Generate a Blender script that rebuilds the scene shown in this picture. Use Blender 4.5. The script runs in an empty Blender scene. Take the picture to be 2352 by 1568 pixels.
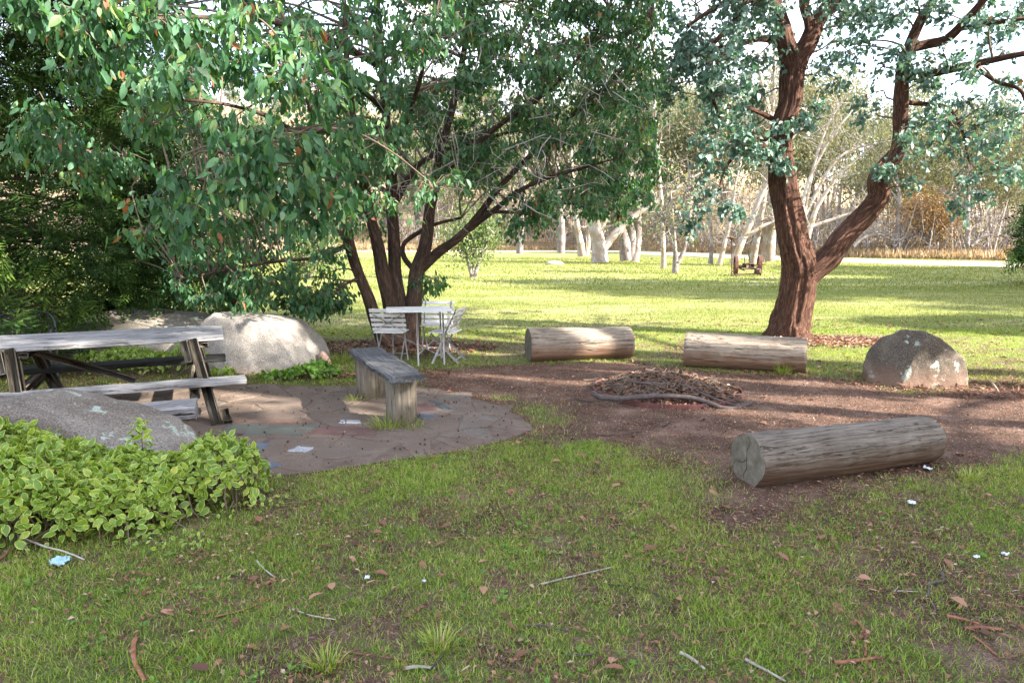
import bpy, math, random
import numpy as np
from mathutils import Vector, Matrix

R = math.radians
rng = np.random.default_rng(11)
random.seed(5)
S = bpy.context.scene
COL = S.collection

# ------------------------------------------------------------------ camera
CAMZ, PITCH, F, CU, CV = 1.65, R(8.56), 1568.0, 1176.0, 784.0
cd = bpy.data.cameras.new('camera')
cam = bpy.data.objects.new('camera', cd)
COL.objects.link(cam)
cam.location = (0, 0, CAMZ)
cam.rotation_euler = (R(90) - PITCH, 0, 0)
cd.sensor_width = 36
cd.lens = 24
cd.clip_start = 0.05
cd.clip_end = 3000
S.camera = cam

# ------------------------------------------------------------------ sky, sun, exposure
SUN_EL, SUN_AZ = R(31), R(-19)          # azimuth measured from +X towards +Y
sd = Vector((math.cos(SUN_EL) * math.cos(SUN_AZ), math.cos(SUN_EL) * math.sin(SUN_AZ), math.sin(SUN_EL)))
W = bpy.data.worlds.new('World')
S.world = W
W.use_nodes = True
wn = W.node_tree
wn.nodes.clear()
wo = wn.nodes.new('ShaderNodeOutputWorld')
bg = wn.nodes.new('ShaderNodeBackground')
sk = wn.nodes.new('ShaderNodeTexSky')
sk.sky_type = 'NISHITA'
sk.sun_disc = False
sk.sun_elevation = SUN_EL
sk.sun_rotation = math.atan2(sd.x, sd.y)
sk.air_density = 1.0
sk.dust_density = 1.5
bg.inputs[1].default_value = 0.15
tc = wn.nodes.new('ShaderNodeTexCoord')
mp = wn.nodes.new('ShaderNodeMapping')
mp.inputs['Scale'].default_value = (1.0, 1.0, 3.2)
cn = wn.nodes.new('ShaderNodeTexNoise')
cn.inputs['Scale'].default_value = 2.3
cn.inputs['Detail'].default_value = 9
cn.inputs['Roughness'].default_value = 0.6
cr = wn.nodes.new('ShaderNodeValToRGB')
cr.color_ramp.elements[0].position = 0.36
cr.color_ramp.elements[1].position = 0.62
cm = wn.nodes.new('ShaderNodeMix')
cm.data_type = 'RGBA'
cm.inputs[7].default_value = (3.9, 4.0, 4.3, 1)
L = wn.links.new
L(tc.outputs['Generated'], mp.inputs[0]); L(mp.outputs[0], cn.inputs['Vector']); L(cn.outputs[0], cr.inputs[0])
L(cr.outputs[0], cm.inputs[0]); L(sk.outputs[0], cm.inputs[6]); L(cm.outputs[2], bg.inputs[0]); L(bg.outputs[0], wo.inputs[0])

sl = bpy.data.lights.new('sun', 'SUN')
sl.energy = 5.0
sl.angle = R(0.53)
sl.color = (1.0, 0.93, 0.82)
so = bpy.data.objects.new('sun', sl)
COL.objects.link(so)
so.rotation_euler = (-sd).to_track_quat('-Z', 'Y').to_euler()
so.location = (20, -5, 20)
S.view_settings.view_transform = 'Standard'
S.view_settings.look = 'None'
S.view_settings.gamma = 1
S.view_settings.use_curve_mapping = False
S.view_settings.exposure = 2.45
try:
    S.cycles.max_bounces = 8
    S.cycles.diffuse_bounces = 4
    S.cycles.transmission_bounces = 4
    S.cycles.transparent_max_bounces = 8
    S.cycles.sample_clamp_indirect = 6
except Exception:
    pass

# ------------------------------------------------------------------ rays from picture to place
cp, sp = math.cos(PITCH), math.sin(PITCH)


def ray(u, v):
    x = (u - CU) / F
    y = (CV - v) / F
    return np.array([x, cp + y * sp, -sp + y * cp])


def px(u, v, Y):
    d = ray(u, v)
    return np.array([0, 0, CAMZ]) + d * (Y / d[1])


def G(u, v, z=0.0):
    d = ray(u, v)
    return np.array([0, 0, CAMZ]) + d * ((z - CAMZ) / d[2])


def rpx(r, u, v, Y):
    d = ray(u, v)
    return r * (Y / d[1]) / F


# ------------------------------------------------------------------ noise
def _h(ix, iy, iz, s):
    h = (ix.astype(np.int64) * 374761393 + iy.astype(np.int64) * 668265263 + iz.astype(np.int64) * 2147483647 + s * 974634777) & 0xFFFFFFFF
    h = ((h ^ (h >> 13)) * 1274126177) & 0xFFFFFFFF
    h = h ^ (h >> 16)
    return (h & 0xFFFFFF).astype(np.float64) / 0xFFFFFF * 2 - 1


def vn(P, s=0):
    P = np.asarray(P, float)
    i = np.floor(P).astype(np.int64)
    f = P - i
    f = f * f * (3 - 2 * f)
    o = 0
    for a in (0, 1):
        for b in (0, 1):
            for c in (0, 1):
                w = (f[..., 0] if a else 1 - f[..., 0]) * (f[..., 1] if b else 1 - f[..., 1]) * (f[..., 2] if c else 1 - f[..., 2])
                o = o + w * _h(i[..., 0] + a, i[..., 1] + b, i[..., 2] + c, s)
    return o


def fbm(P, o=4, s=0, g=0.5):
    P = np.asarray(P, float)
    r, a, n = 0, 1.0, 0
    for k in range(o):
        r = r + a * vn(P * (2.03 ** k) + 17.3 * k, s + k)
        n += a
        a *= g
    return r / n


def n2(x, y, sc, o=3, s=0):
    x = np.asarray(x, float)
    return fbm(np.stack([x * sc, np.asarray(y, float) * sc, np.zeros_like(x) + .37], -1), o, s)


def sstep(a, b, x):
    t = np.clip((x - a) / (b - a), 0, 1)
    return t * t * (3 - 2 * t)


def unit(v):
    return v / np.maximum(np.linalg.norm(v, axis=-1, keepdims=True), 1e-9)


# ------------------------------------------------------------------ objects
def props(o, label=None, cat=None, group=None, kind=None):
    if label: o['label'] = label
    if cat: o['category'] = cat
    if group: o['group'] = group
    if kind: o['kind'] = kind
    return o


def thing(name, label, cat, loc=(0, 0, 0), rz=0.0, group=None):
    o = bpy.data.objects.new(name, None)
    o.empty_display_size = .2
    COL.objects.link(o)
    o.location = [float(c) for c in loc]
    o.rotation_euler = (0, 0, rz)
    return props(o, label, cat, group)


def mesh(name, V, faces, mat, attrs=None, smooth=True):
    """faces: list of int arrays (n,3) / (n,4)"""
    me = bpy.data.meshes.new(name)
    V = np.asarray(V, np.float32)
    faces = [np.asarray(f, np.int32) for f in (faces if isinstance(faces, list) else [faces])]
    faces = [f for f in faces if len(f)]
    loops = np.concatenate([f.ravel() for f in faces])
    tot = np.concatenate([np.full(len(f), f.shape[1], np.int32) for f in faces])
    st = np.concatenate([[0], np.cumsum(tot)[:-1]]).astype(np.int32)
    me.vertices.add(len(V)); me.vertices.foreach_set('co', V.ravel())
    me.loops.add(len(loops)); me.loops.foreach_set('vertex_index', loops)
    me.polygons.add(len(tot)); me.polygons.foreach_set('loop_start', st); me.polygons.foreach_set('loop_total', tot)
    if attrs:
        for k, a in attrs.items():
            a = np.asarray(a, np.float32)
            if a.ndim == 1:
                at = me.attributes.new(k, 'FLOAT', 'POINT'); at.data.foreach_set('value', a)
            else:
                at = me.attributes.new(k, 'FLOAT_VECTOR', 'POINT'); at.data.foreach_set('vector', a.ravel())
    me.update(calc_edges=True)
    me.polygons.foreach_set('use_smooth', np.full(len(tot), bool(smooth)))
    if mat: me.materials.append(mat)
    return me


def link(name, me, parent=None, loc=None, kind=None, world=True):
    o = bpy.data.objects.new(name, me)
    COL.objects.link(o)
    if parent is not None:
        o.parent = parent
        if loc is not None: o.location = loc
    elif loc is not None:
        o.location = loc
    if kind: o['kind'] = kind
    return o


def part(name, V, faces, mat, parent=None, attrs=None, smooth=True, kind=None, world=True):
    """V in world coordinates when world (parent has no rotation)"""
    V = np.asarray(V, float)
    if parent is not None and world:
        p = parent
        off = np.zeros(3)
        while p is not None:
            off += np.array(p.location[:]); p = p.parent
        V = V - off
    return link(name, mesh(name, V, faces, mat, attrs, smooth), parent, kind=kind)


def cat_geo(parts):
    """parts: list of (V, [faces], attrs)"""
    Vs, Fs, A, n = [], {}, {}, 0
    for V, fs, at in parts:
        fs = fs if isinstance(fs, list) else [fs]
        for f in fs:
            f = np.asarray(f)
            if len(f): Fs.setdefault(f.shape[1], []).append(f + n)
        for k, a in (at or {}).items(): A.setdefault(k, []).append(np.asarray(a))
        Vs.append(np.asarray(V)); n += len(V)
    return np.concatenate(Vs), [np.concatenate(f) for f in Fs.values()], {k: np.concatenate(a) for k, a in A.items()}


# ------------------------------------------------------------------ materials
class NT:
    def __init__(s, name, rough=.8, spec=.3):
        s.m = bpy.data.materials.new(name)
        s.m.use_nodes = True
        s.t = s.m.node_tree
        s.b = s.t.nodes['Principled BSDF']
        s.out = s.t.nodes['Material Output']
        s.b.inputs['Roughness'].default_value = rough
        s.b.inputs['Specular IOR Level'].default_value = spec

    def n(s, t, **k):
        x = s.t.nodes.new('ShaderNode' + t)
        for a, b in k.items(): setattr(x, a, b)
        return x

    def l(s, a, b): s.t.links.new(a, b)

    def attr(s, name, vec=False):
        x = s.n('Attribute', attribute_name=name)
        return x.outputs['Vector'] if vec else x.outputs['Fac']

    def obj(s): return s.n('TexCoord').outputs['Object']

    def mapp(s, vec, sc):
        x = s.n('Mapping'); x.inputs['Scale'].default_value = sc
        s.l(vec, x.inputs[0]); return x.outputs[0]

    def noise(s, vec, sc, det=4, ro=.55, dist=0):
        x = s.n('TexNoise')
        x.inputs['Scale'].default_value = sc; x.inputs['Detail'].default_value = det
        x.inputs['Roughness'].default_value = ro; x.inputs['Distortion'].default_value = dist
        s.l(vec, x.inputs['Vector']); return x.outputs[0]

    def voro(s, vec, sc, feat='F1', out=0):
        x = s.n('TexVoronoi', feature=feat); x.inputs['Scale'].default_value = sc
        s.l(vec, x.inputs['Vector']); return x.outputs[out]

    def ramp(s, fac, stops):
        x = s.n('ValToRGB'); r = x.color_ramp
        while len(r.elements) < len(stops): r.elements.new(.5)
        for e, (p, c) in zip(r.elements, stops):
            e.position = p
            e.color = (c, c, c, 1) if not isinstance(c, tuple) else (*c, 1)
        s.l(fac, x.inputs[0]); return x.outputs[0]

    def mix(s, fac, a, b, mode='MIX'):
        x = s.n('Mix', data_type='RGBA', blend_type=mode)
        for i, q in ((0, fac), (6, a), (7, b)):
            if isinstance(q, (int, float)): x.inputs[i].default_value = q
            elif isinstance(q, tuple): x.inputs[i].default_value = (*q, 1)
            else: s.l(q, x.inputs[i])
        return x.outputs[2]

    def math(s, op, a, b=0.0):
        x = s.n('Math', operation=op)
        for i, q in ((0, a), (1, b)):
            if isinstance(q, (int, float)): x.inputs[i].default_value = q
            else: s.l(q, x.inputs[i])
        return x.outputs[0]

    def sepz(s, vec, k=2):
        x = s.n('SeparateXYZ'); s.l(vec, x.inputs[0]); return x.outputs[k]

    def bump(s, h, st=.5, d=.01):
        x = s.n('Bump'); x.inputs['Strength'].default_value = st; x.inputs['Distance'].default_value = d
        s.l(h, x.inputs['Height']); s.l(x.outputs[0], s.b.inputs['Normal']); return x.outputs[0]

    def col(s, c): s.l(c, s.b.inputs['Base Color']); return s

    def translucent(s, c, f, nrm=None):
        t = s.n('BsdfTranslucent'); m = s.n('MixShader'); m.inputs[0].default_value = f
        s.l(c, t.inputs[0]); s.l(s.b.outputs[0], m.inputs[1]); s.l(t.outputs[0], m.inputs[2]); s.l(m.outputs[0], s.out.inputs[0])


def tint_mat(name, stops, rough=.6, spec=.3, tr=0.3, trm=(1.5, 1.6, .6)):
    m = NT(name, rough, spec)
    c = m.ramp(m.attr('tint'), stops)
    nz = m.noise(m.obj(), 30, 2)
    c = m.mix(.35, c, m.ramp(nz, [(.3, .55), (.7, 1.3)]), 'MULTIPLY')
    m.col(c)
    if tr: m.translucent(m.mix(1.0, c, trm, 'MULTIPLY'), tr)
    return m.m


def plain(name, c, rough=.6, spec=.3, metal=0, var=.25, sc=12):
    m = NT(name, rough, spec)
    m.b.inputs['Metallic'].default_value = metal
    n = m.noise(m.obj(), sc, 5)
    m.col(m.mix(1.0, c, m.ramp(n, [(.25, 1 - var), (.75, 1 + var * .5)]), 'MULTIPLY'))
    m.bump(n, .3, .003)
    return m.m


def mat_ground():
    m = NT('ground', .95, .1)
    P = m.obj()
    veg, far, lit = m.attr('veg'), m.attr('far'), m.attr('litter')
    big = m.noise(P, .35, 5, .6)
    med = m.noise(P, 2.2, 5, .6)
    fine = m.noise(P, 38, 4, .7)
    vf = m.noise(P, 150, 3, .7)
    grit = m.voro(P, 90, out=1)
    soil = m.ramp(med, [(.3, (.040, .024, .016)), (.52, (.096, .058, .041)), (.72, (.20, .132, .102))])
    soil = m.mix(.9, soil, m.ramp(vf, [(.32, .30), (.5, .95), (.70, 2.4)]), 'MULTIPLY')
    gs = m.sepz(grit, 0)
    soil = m.mix(m.ramp(gs, [(.80, 0.0), (.84, .75)]), soil, m.ramp(fine, [(.35, (.10, .062, .045)), (.65, (.26, .18, .15))]))
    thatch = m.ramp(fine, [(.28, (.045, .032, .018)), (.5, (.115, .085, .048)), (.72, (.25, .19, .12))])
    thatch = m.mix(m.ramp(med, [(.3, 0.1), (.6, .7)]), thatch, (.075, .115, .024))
    lawn = m.ramp(fine, [(.25, (.125, .138, .038)), (.5, (.225, .218, .070)), (.75, (.36, .32, .14))])
    lawn = m.mix(m.ramp(big, [(.30, 0.15), (.56, .95)]), lawn, m.ramp(vf, [(.3, (.095, .125, .028)), (.7, (.165, .19, .050))]))
    streak = m.noise(m.mapp(P, (.35, .9, 1)), .55, 7, .68)
    lawn = m.mix(m.ramp(streak, [(.46, 0.0), (.68, .75)]), lawn, (.40, .35, .19))
    dry = m.ramp(m.noise(P, .9, 8, .7), [(.3, (.16, .12, .075)), (.5, (.28, .205, .13)), (.7, (.38, .29, .19))])
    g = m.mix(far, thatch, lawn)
    ve = m.math('ADD', veg, m.math('MULTIPLY', m.math('SUBTRACT', fine, .5), .9))
    g = m.mix(m.ramp(ve, [(.30, 0.0), (.55, 1.0)]), soil, g)
    g = m.mix(m.attr('dry'), g, dry)
    m.col(g)
    h = m.math('ADD', m.math('MULTIPLY', fine, .7), m.math('MULTIPLY', vf, .3))
    m.bump(h, .9, .02)
    return m.m


def mat_stone(name, c0, c1, c2, lichen=0.0, moss=0.0, stain=(.16, .10, .07), stz=0.1, sc=1.0):
    m = NT(name, .9, .2)
    P = m.obj()
    big = m.noise(P, 1.7 * sc, 6, .62, .6)
    c = m.ramp(big, [(.28, c0), (.5, c1), (.72, c2)])
    sp = m.noise(P, 85 * sc, 3, .75)
    c = m.mix(.8, c, m.ramp(sp, [(.3, .45), (.5, 1.0), (.7, 1.75)]), 'MULTIPLY')
    gr = m.sepz(m.voro(P, 130 * sc, out=1), 0)
    c = m.mix(m.ramp(gr, [(.88, 0.0), (.92, .22)]), c, (.42, .39, .35))
    c = m.mix(m.ramp(gr, [(.08, .5), (.12, 0.0)]), c, (.03, .03, .03))
    if lichen:
        q = m.noise(P, 5.5 * sc, 9, .72, .3)
        q2 = m.noise(P, 1.3 * sc, 3, .5)
        q = m.math('ADD', q, m.math('MULTIPLY', m.math('SUBTRACT', q2, .5), .35))
        lc = m.ramp(sp, [(.3, (.19, .225, .185)), (.7, (.40, .45, .385))])
        c = m.mix(m.ramp(q, [(.635 - .025 * lichen, 0.0), (.655 - .025 * lichen, .95)]), c, lc)
        vv = m.voro(m.mix(.06, P, m.n('TexNoise').outputs[1]), 2.9 * sc, out=0)
        vv = m.math('ADD', vv, m.math('MULTIPLY', m.math('SUBTRACT', m.noise(P, 22 * sc, 5, .7), .5), .18))
        c = m.mix(m.ramp(vv, [(.10, .85), (.16, 0.0)]), c, lc)
    z = m.sepz(P)
    zz = m.math('ADD', z, m.math('MULTIPLY', m.math('SUBTRACT', big, .5), .25))
    c = m.mix(m.ramp(zz, [(stz - .06 if stz > .06 else 0, .75), (stz + .14, 0.0)]), c, stain)
    m.col(c)
    m.bump(m.math('ADD', m.math('MULTIPLY', sp, .35), m.noise(P, 14 * sc, 6, .65)), .7, .012)
    return m.m


def mat_wood(name, c0, c1, c2, stain=None, stz=.12, dark=.6):
    """uses vector attribute gco: grain runs along x"""
    m = NT(name, .85, .2)
    P = m.attr('gco', True)
    g = m.noise(m.mapp(P, (1.2, 26, 26)), 2.0, 7, .65, .3)
    g2 = m.noise(m.mapp(P, (3.0, 90, 90)), 2.0, 4, .7)
    b = m.noise(P, 4.5, 5, .6)
    c = m.ramp(g, [(.25, c0), (.5, c1), (.75, c2)])
    c = m.mix(.7, c, m.ramp(g2, [(.3, .55), (.55, 1.05), (.75, 1.4)]), 'MULTIPLY')
    c = m.mix(.8, c, m.ramp(b, [(.3, dark), (.5, 1.0), (.7, 1.25)]), 'MULTIPLY')
    ck = m.noise(m.mapp(P, (.7, 14, 14)), 1.6, 5, .6, .4)
    ckm = m.ramp(m.math('ABSOLUTE', m.math('SUBTRACT', ck, .5)), [(.003, 1.0), (.011, 0.0)])
    c = m.mix(m.math('MULTIPLY', ckm, .8), c, (.018, .014, .012))
    if stain:
        z = m.sepz(m.obj())
        zz = m.math('ADD', z, m.math('MULTIPLY', m.math('SUBTRACT', b, .5), .22))
        c = m.mix(m.ramp(zz, [(max(stz - .05, 0), .88), (stz + .10, 0.0)]), c, stain)
    m.col(c)
    m.bump(m.math('SUBTRACT', m.math('ADD', g, m.math('MULTIPLY', g2, .5)), ckm), .8, .008)
    return m.m


def mat_bark(name, c0, c1, c2, str_=9.0, patch=None, bd=.02):
    m = NT(name, .9, .15)
    P = m.attr('gco', True)
    g = m.noise(m.mapp(P, (1.7, str_, str_)), 4.0, 9, .75, .6)
    b = m.noise(P, 1.6, 4, .6)
    c = m.ramp(g, [(.3, c0), (.5, c1), (.7, c2)])
    if patch: c = m.mix(m.ramp(b, [(.46, 0.0), (.60, .85)]), c, patch)
    else: c = m.mix(.7, c, m.ramp(b, [(.3, .6), (.7, 1.35)]), 'MULTIPLY')
    f = m.noise(m.mapp(P, (6, 60, 60)), 2.0, 3, .7)
    c = m.mix(.6, c, m.ramp(f, [(.3, .5), (.7, 1.45)]), 'MULTIPLY')
    m.col(c)
    m.bump(m.math('ADD', g, m.math('MULTIPLY', f, .3)), 1.0, bd)
    return m.m


M = {}
M['ground'] = mat_ground()
M['road'] = plain('gravel_road', (.52, .45, .38), .95, .1, var=.2, sc=3)
M['granite'] = mat_stone('granite', (.15, .135, .12), (.25, .225, .20), (.35, .32, .285), 0, stain=(.18, .12, .09), stz=.06)
M['granite_brown'] = mat_stone('brown_granite', (.11, .095, .075), (.17, .15, .12), (.25, .22, .18), .3, stz=.02)  # browner, darker granite for the two boulders at the back left
M['lichen_rock'] = mat_stone('lichened_granite', (.085, .068, .056), (.145, .122, .104), (.215, .188, .165), 1.6, stz=.0)
M['brown_rock'] = mat_stone('brown_boulder', (.048, .038, .029), (.085, .066, .049), (.14, .115, .088), 1.3, stain=(.17, .10, .07), stz=.13)
M['pink_rock'] = mat_stone('pink_rock', (.30, .19, .15), (.40, .27, .22), (.48, .36, .30))
M['white_rock'] = mat_stone('white_rock', (.45, .43, .42), (.55, .54, .53), (.65, .64, .63))
M['log'] = mat_wood('weathered_log', (.12, .09, .065), (.25, .20, .155), (.37, .32, .27), stain=(.19, .10, .06), stz=.17)
M['log_dark'] = mat_wood('weathered_log_grey', (.10, .080, .064), (.160, .132, .110), (.23, .198, .175), stain=(.11, .062, .038), stz=.13)
M['post'] = mat_wood('post_wood', (.085, .068, .050), (.175, .145, .112), (.27, .235, .19), stain=(.10, .085, .045), stz=.05)
M['grey_plank'] = mat_wood('grey_plank', (.11, .105, .105), (.25, .24, .24), (.37, .36, .37))
M['seat_plank'] = mat_wood('slate_plank', (.042, .042, .045), (.088, .088, .094), (.155, .155, .165))
M['black_plank'] = mat_wood('blackened_plank', (.012, .012, .012), (.025, .025, .024), (.05, .055, .045))
M['leg_wood'] = mat_wood('leg_wood', (.075, .06, .045), (.14, .118, .092), (.22, .195, .16), stain=(.07, .06, .035), stz=.02)
M['red_bark'] = mat_bark('red_bark', (.018, .010, .008), (.092, .045, .031), (.29, .160, .110), 12, bd=.06)
M['grey_bark'] = mat_bark('grey_brown_bark', (.024, .016, .012), (.088, .056, .043), (.23, .160, .125), 12, bd=.04)
M['white_bark'] = mat_bark('white_bark', (.17, .145, .12), (.33, .295, .265), (.50, .465, .44), 4, patch=(.24, .175, .12))
M['cream_bark'] = mat_bark('grey_white_bark', (.13, .11, .10), (.27, .24, .22), (.42, .39, .37), 5, patch=(.14, .11, .10))
M['twig'] = plain('twig', (.16, .115, .085), .9)
M['pale_twig'] = plain('pale_twig', (.36, .31, .28), .9, var=.4)
M['grey_stick'] = plain('grey_stick', (.10, .078, .074), .9, var=.5, sc=25)
M['dark_stick'] = plain('dark_stick', (.06, .045, .04), .9, var=.5, sc=25)
M['orange_bark'] = plain('orange_bark_strip', (.27, .11, .065), .85, var=.5, sc=30)
M['brown_bark'] = plain('brown_bark_strip', (.17, .08, .055), .85, var=.5, sc=30)
M['white_paint'] = plain('chipped_white_paint', (.66, .64, .62), .55, .4, var=.12, sc=20)
M['black_metal'] = plain('black_metal', (.018, .02, .024), .4, .5)
M['rust'] = plain('rusty_iron', (.11, .065, .05), .85, .3, var=.6, sc=9)
M['rust_red'] = plain('red_rusty_iron', (.14, .060, .045), .85, .3, var=.5, sc=9)
M['dust_steel'] = plain('rusty_ring', (.13, .05, .045), .8, .3, var=.4)
M['mortar'] = plain('dusty_mortar', (.135, .100, .080), .95, .1, var=.4, sc=6)
M['paper'] = plain('white_scrap', (.62, .66, .72), .7, .3, var=.15)
M['blue_paper'] = plain('blue_scrap', (.34, .52, .60), .7, .3, var=.2)
LEAFA = [(0, (.026, .070, .032)), (.3, (.052, .130, .062)), (.58, (.088, .190, .098)), (.8, (.150, .235, .085)), (.93, (.21, .24, .08)), (.965, (.34, .12, .05)), (1, (.30, .10, .05))]
M['gumleaf'] = tint_mat('broad_gum_leaf', LEAFA, .48, .3, .36, (1.6, 1.8, .5))
M['blueleaf'] = tint_mat('blue_gum_leaf', [(0, (.045, .095, .070)), (.4, (.085, .16, .125)), (.7, (.145, .24, .20)), (.88, (.28, .38, .35)), (.93, (.12, .22, .07)), (1, (.20, .10, .06))], .45, .45, .22, (1.3, 1.6, .9))
M['cypress'] = tint_mat('cypress_frond', [(0, (.012, .030, .007)), (.45, (.045, .095, .018)), (.75, (.13, .22, .035)), (1, (.26, .36, .06))], .7, .2, .15, (1.3, 1.6, .5))
M['cypress_core'] = tint_mat('cypress_inner', [(0, (.010, .018, .008)), (1, (.022, .035, .014))], .9, .1, 0)
M['farleaf'] = tint_mat('olive_gum_foliage', [(0, (.070, .088, .050)), (.4, (.135, .150, .085)), (.7, (.205, .195, .115)), (.9, (.29, .215, .12)), (1, (.36, .31, .26))], .7, .3, .3, (1.3, 1.3, .7))
M['limeleaf'] = tint_mat('lime_shrub_leaf', [(0, (.055, .095, .028)), (.5, (.11, .17, .05)), (1, (.22, .27, .10))], .6, .3, .35, (1.4, 1.4, .6))
M['orangeleaf'] = tint_mat('orange_shrub_leaf', [(0, (.24, .14, .06)), (.5, (.40, .24, .09)), (1, (.52, .36, .16))], .7, .3, .3, (1.3, 1.2, .7))
M['groundleaf'] = tint_mat('ground_cover_leaf', [(0, (.05, .12, .02)), (.5, (.13, .25, .03)), (1, (.26, .40, .06))], .5, .4, .3, (1.4, 1.5, .5))
M['grass'] = tint_mat('grass_blade', [(0, (.070, .135, .022)), (.35, (.185, .28, .038)), (.62, (.31, .385, .060)), (.8, (.42, .38, .14)), (1, (.54, .43, .26))], .6, .25, .35, (1.4, 1.5, .5))
M['lawngrass'] = tint_mat('lawn_blade', [(0, (.10, .14, .026)), (.5, (.19, .22, .052)), (.8, (.31, .29, .11)), (1, (.44, .38, .21))], .7, .2, .35, (1.3, 1.3, .6))
M['drygrass'] = tint_mat('dry_grass', [(0, (.22, .15, .08)), (.5, (.33, .24, .145)), (1, (.44, .34, .22))], .8, .2, .3, (1.2, 1.1, .8))
M['deadleaf'] = tint_mat('dead_leaf', [(0, (.05, .028, .02)), (.35, (.13, .065, .042)), (.65, (.24, .115, .07)), (.85, (.36, .20, .13)), (.95, (.45, .34, .27)), (1, (.60, .56, .53))], .75, .25, .1, (1.2, 1, .8))


def mat_varieg():
    m = NT('variegated_leaf', .42, .45)
    rim, t = m.attr('rim'), m.attr('tint')
    nz = m.noise(m.obj(), 60, 3)
    r2 = m.math('ADD', rim, m.math('MULTIPLY', m.math('SUBTRACT', nz, .5), .22))
    g = m.ramp(t, [(0, (.085, .17, .022)), (.5, (.16, .28, .035)), (.85, (.27, .38, .055)), (.94, (.34, .42, .07)), (1, (.5, .42, .04))])
    g = m.mix(.5, g, m.ramp(nz, [(.3, .7), (.7, 1.25)]), 'MULTIPLY')
    y = m.ramp(t, [(0, (.40, .44, .09)), (1, (.56, .56, .16))])
    c = m.mix(m.ramp(r2, [(.70, 0.0), (.80, 1.0)]), g, y)
    m.col(c)
    m.translucent(m.mix(1.0, c, (1.4, 1.4, .6), 'MULTIPLY'), .3)
    return m.m


M['varieg'] = mat_varieg()


def mat_flag(name, c, dust=.5, spk=1.0):
    m = NT(name, .85, .25)
    P = m.obj()
    b = m.noise(P, 3.0, 6, .65, .4)
    s = m.noise(P, 120, 3, .75)
    k = m.mix(1.0, c, m.ramp(b, [(.3, .7), (.7, 1.25)]), 'MULTIPLY')
    k = m.mix(.8, k, m.ramp(s, [(.3, max(0, 1 - .6 * spk)), (.5, 1.0), (.7, 1 + 1.2 * spk)]), 'MULTIPLY')
    d = m.noise(P, 5.5, 8, .75, .5)
    du = m.ramp(s, [(.3, (.085, .060, .046)), (.7, (.16, .118, .092))])
    k = m.mix(m.ramp(d, [(.56 - dust * .3, 0.0), (.68 - dust * .2, .92)]), k, du)
    o = m.noise(P, 2.1, 5, .6)
    k = m.mix(m.ramp(o, [(.66, 0.0), (.74, .6)]), k, (.17, .14, .03))
    m.col(k)
    m.bump(m.math('ADD', b, m.math('MULTIPLY', s, .3)), .5, .006)
    return m.m


FLAG = {'brown': mat_flag('brown_flagstone', (.135, .104, .084), .6), 'tan': mat_flag('tan_flagstone', (.150, .114, .090), .65),
        'grey': mat_flag('grey_flagstone', (.128, .108, .094), .6), 'green': mat_flag('green_slate', (.100, .108, .088), .3, .4),
        'red': mat_flag('red_flagstone', (.115, .060, .056), .4, .3), 'blue': mat_flag('blue_granite_slab', (.095, .115, .15), .25, 1.0),
        'white': mat_flag('white_slab', (.27, .27, .285), .25, 1.0), 'pink': mat_flag('salmon_flagstone', (.19, .105, .075), .35, .4),
        'slate': mat_flag('dark_slate', (.075, .083, .085), .1, .4)}

# ------------------------------------------------------------------ geometry helpers
def frames(P):
    """P (N,k,3) -> tangent, side, up"""
    T = np.empty_like(P)
    T[:, 1:-1] = P[:, 2:] - P[:, :-2]
    T[:, 0] = P[:, 1] - P[:, 0]
    T[:, -1] = P[:, -1] - P[:, -2]
    T = unit(T)
    m = unit(P[:, -1] - P[:, 0])
    ref = np.where((np.abs(m[:, 2:3]) > .8), np.array([[1.0, .13, 0]]), np.array([[0, 0.11, 1.0]]))
    ref = np.repeat(ref[:, None, :], P.shape[1], 1)
    A = unit(np.cross(T, ref))
    B = np.cross(T, A)
    return T, A, B


def tubes(P, Rd, sides=3, cap=False, disp=None):
    """N tubes of k rings: returns V, [quads], attrs(gco)"""
    P = np.asarray(P, float); Rd = np.asarray(Rd, float)
    if P.ndim == 2: P = P[None]; Rd = Rd[None]
    N, k, _ = P.shape
    T, A, B = frames(P)
    th = np.arange(sides) / sides * 2 * math.pi
    c, s = np.cos(th), np.sin(th)
    ln = np.concatenate([np.zeros((N, 1)), np.cumsum(np.linalg.norm(np.diff(P, axis=1), axis=2), 1)], 1)
    rr = np.repeat(Rd[:, :, None], sides, 2)
    g = np.stack([np.repeat(ln[:, :, None], sides, 2), rr * c, rr * s], -1)
    g = g + np.arange(N)[:, None, None, None] * 3.7
    if disp is not None: rr = rr * disp(g, rr)
    V = P[:, :, None, :] + rr[..., None] * (A[:, :, None, :] * c[None, None, :, None] + B[:, :, None, :] * s[None, None, :, None])
    idx = np.arange(N * k * sides).reshape(N, k, sides)
    a = idx[:, :-1, :]; b = np.roll(a, -1, 2); d = idx[:, 1:, :]; e = np.roll(d, -1, 2)
    Q = np.stack([a, b, e, d], -1).reshape(-1, 4)
    V = V.reshape(-1, 3); g = g.reshape(-1, 3)
    F_ = [Q]
    if cap:
        n0 = len(V)
        V = np.concatenate([V, P[:, 0], P[:, -1]]); g = np.concatenate([g, g.reshape(N, k, sides, 3)[:, 0, 0], g.reshape(N, k, sides, 3)[:, -1, 0]])
        t = []
        for i in range(N):
            for j in range(sides):
                t.append((n0 + i, idx[i, 0, (j + 1) % sides], idx[i, 0, j]))
                t.append((n0 + N + i, idx[i, -1, j], idx[i, -1, (j + 1) % sides]))
        F_.append(np.array(t))
    return V, F_, {'gco': g}


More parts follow.
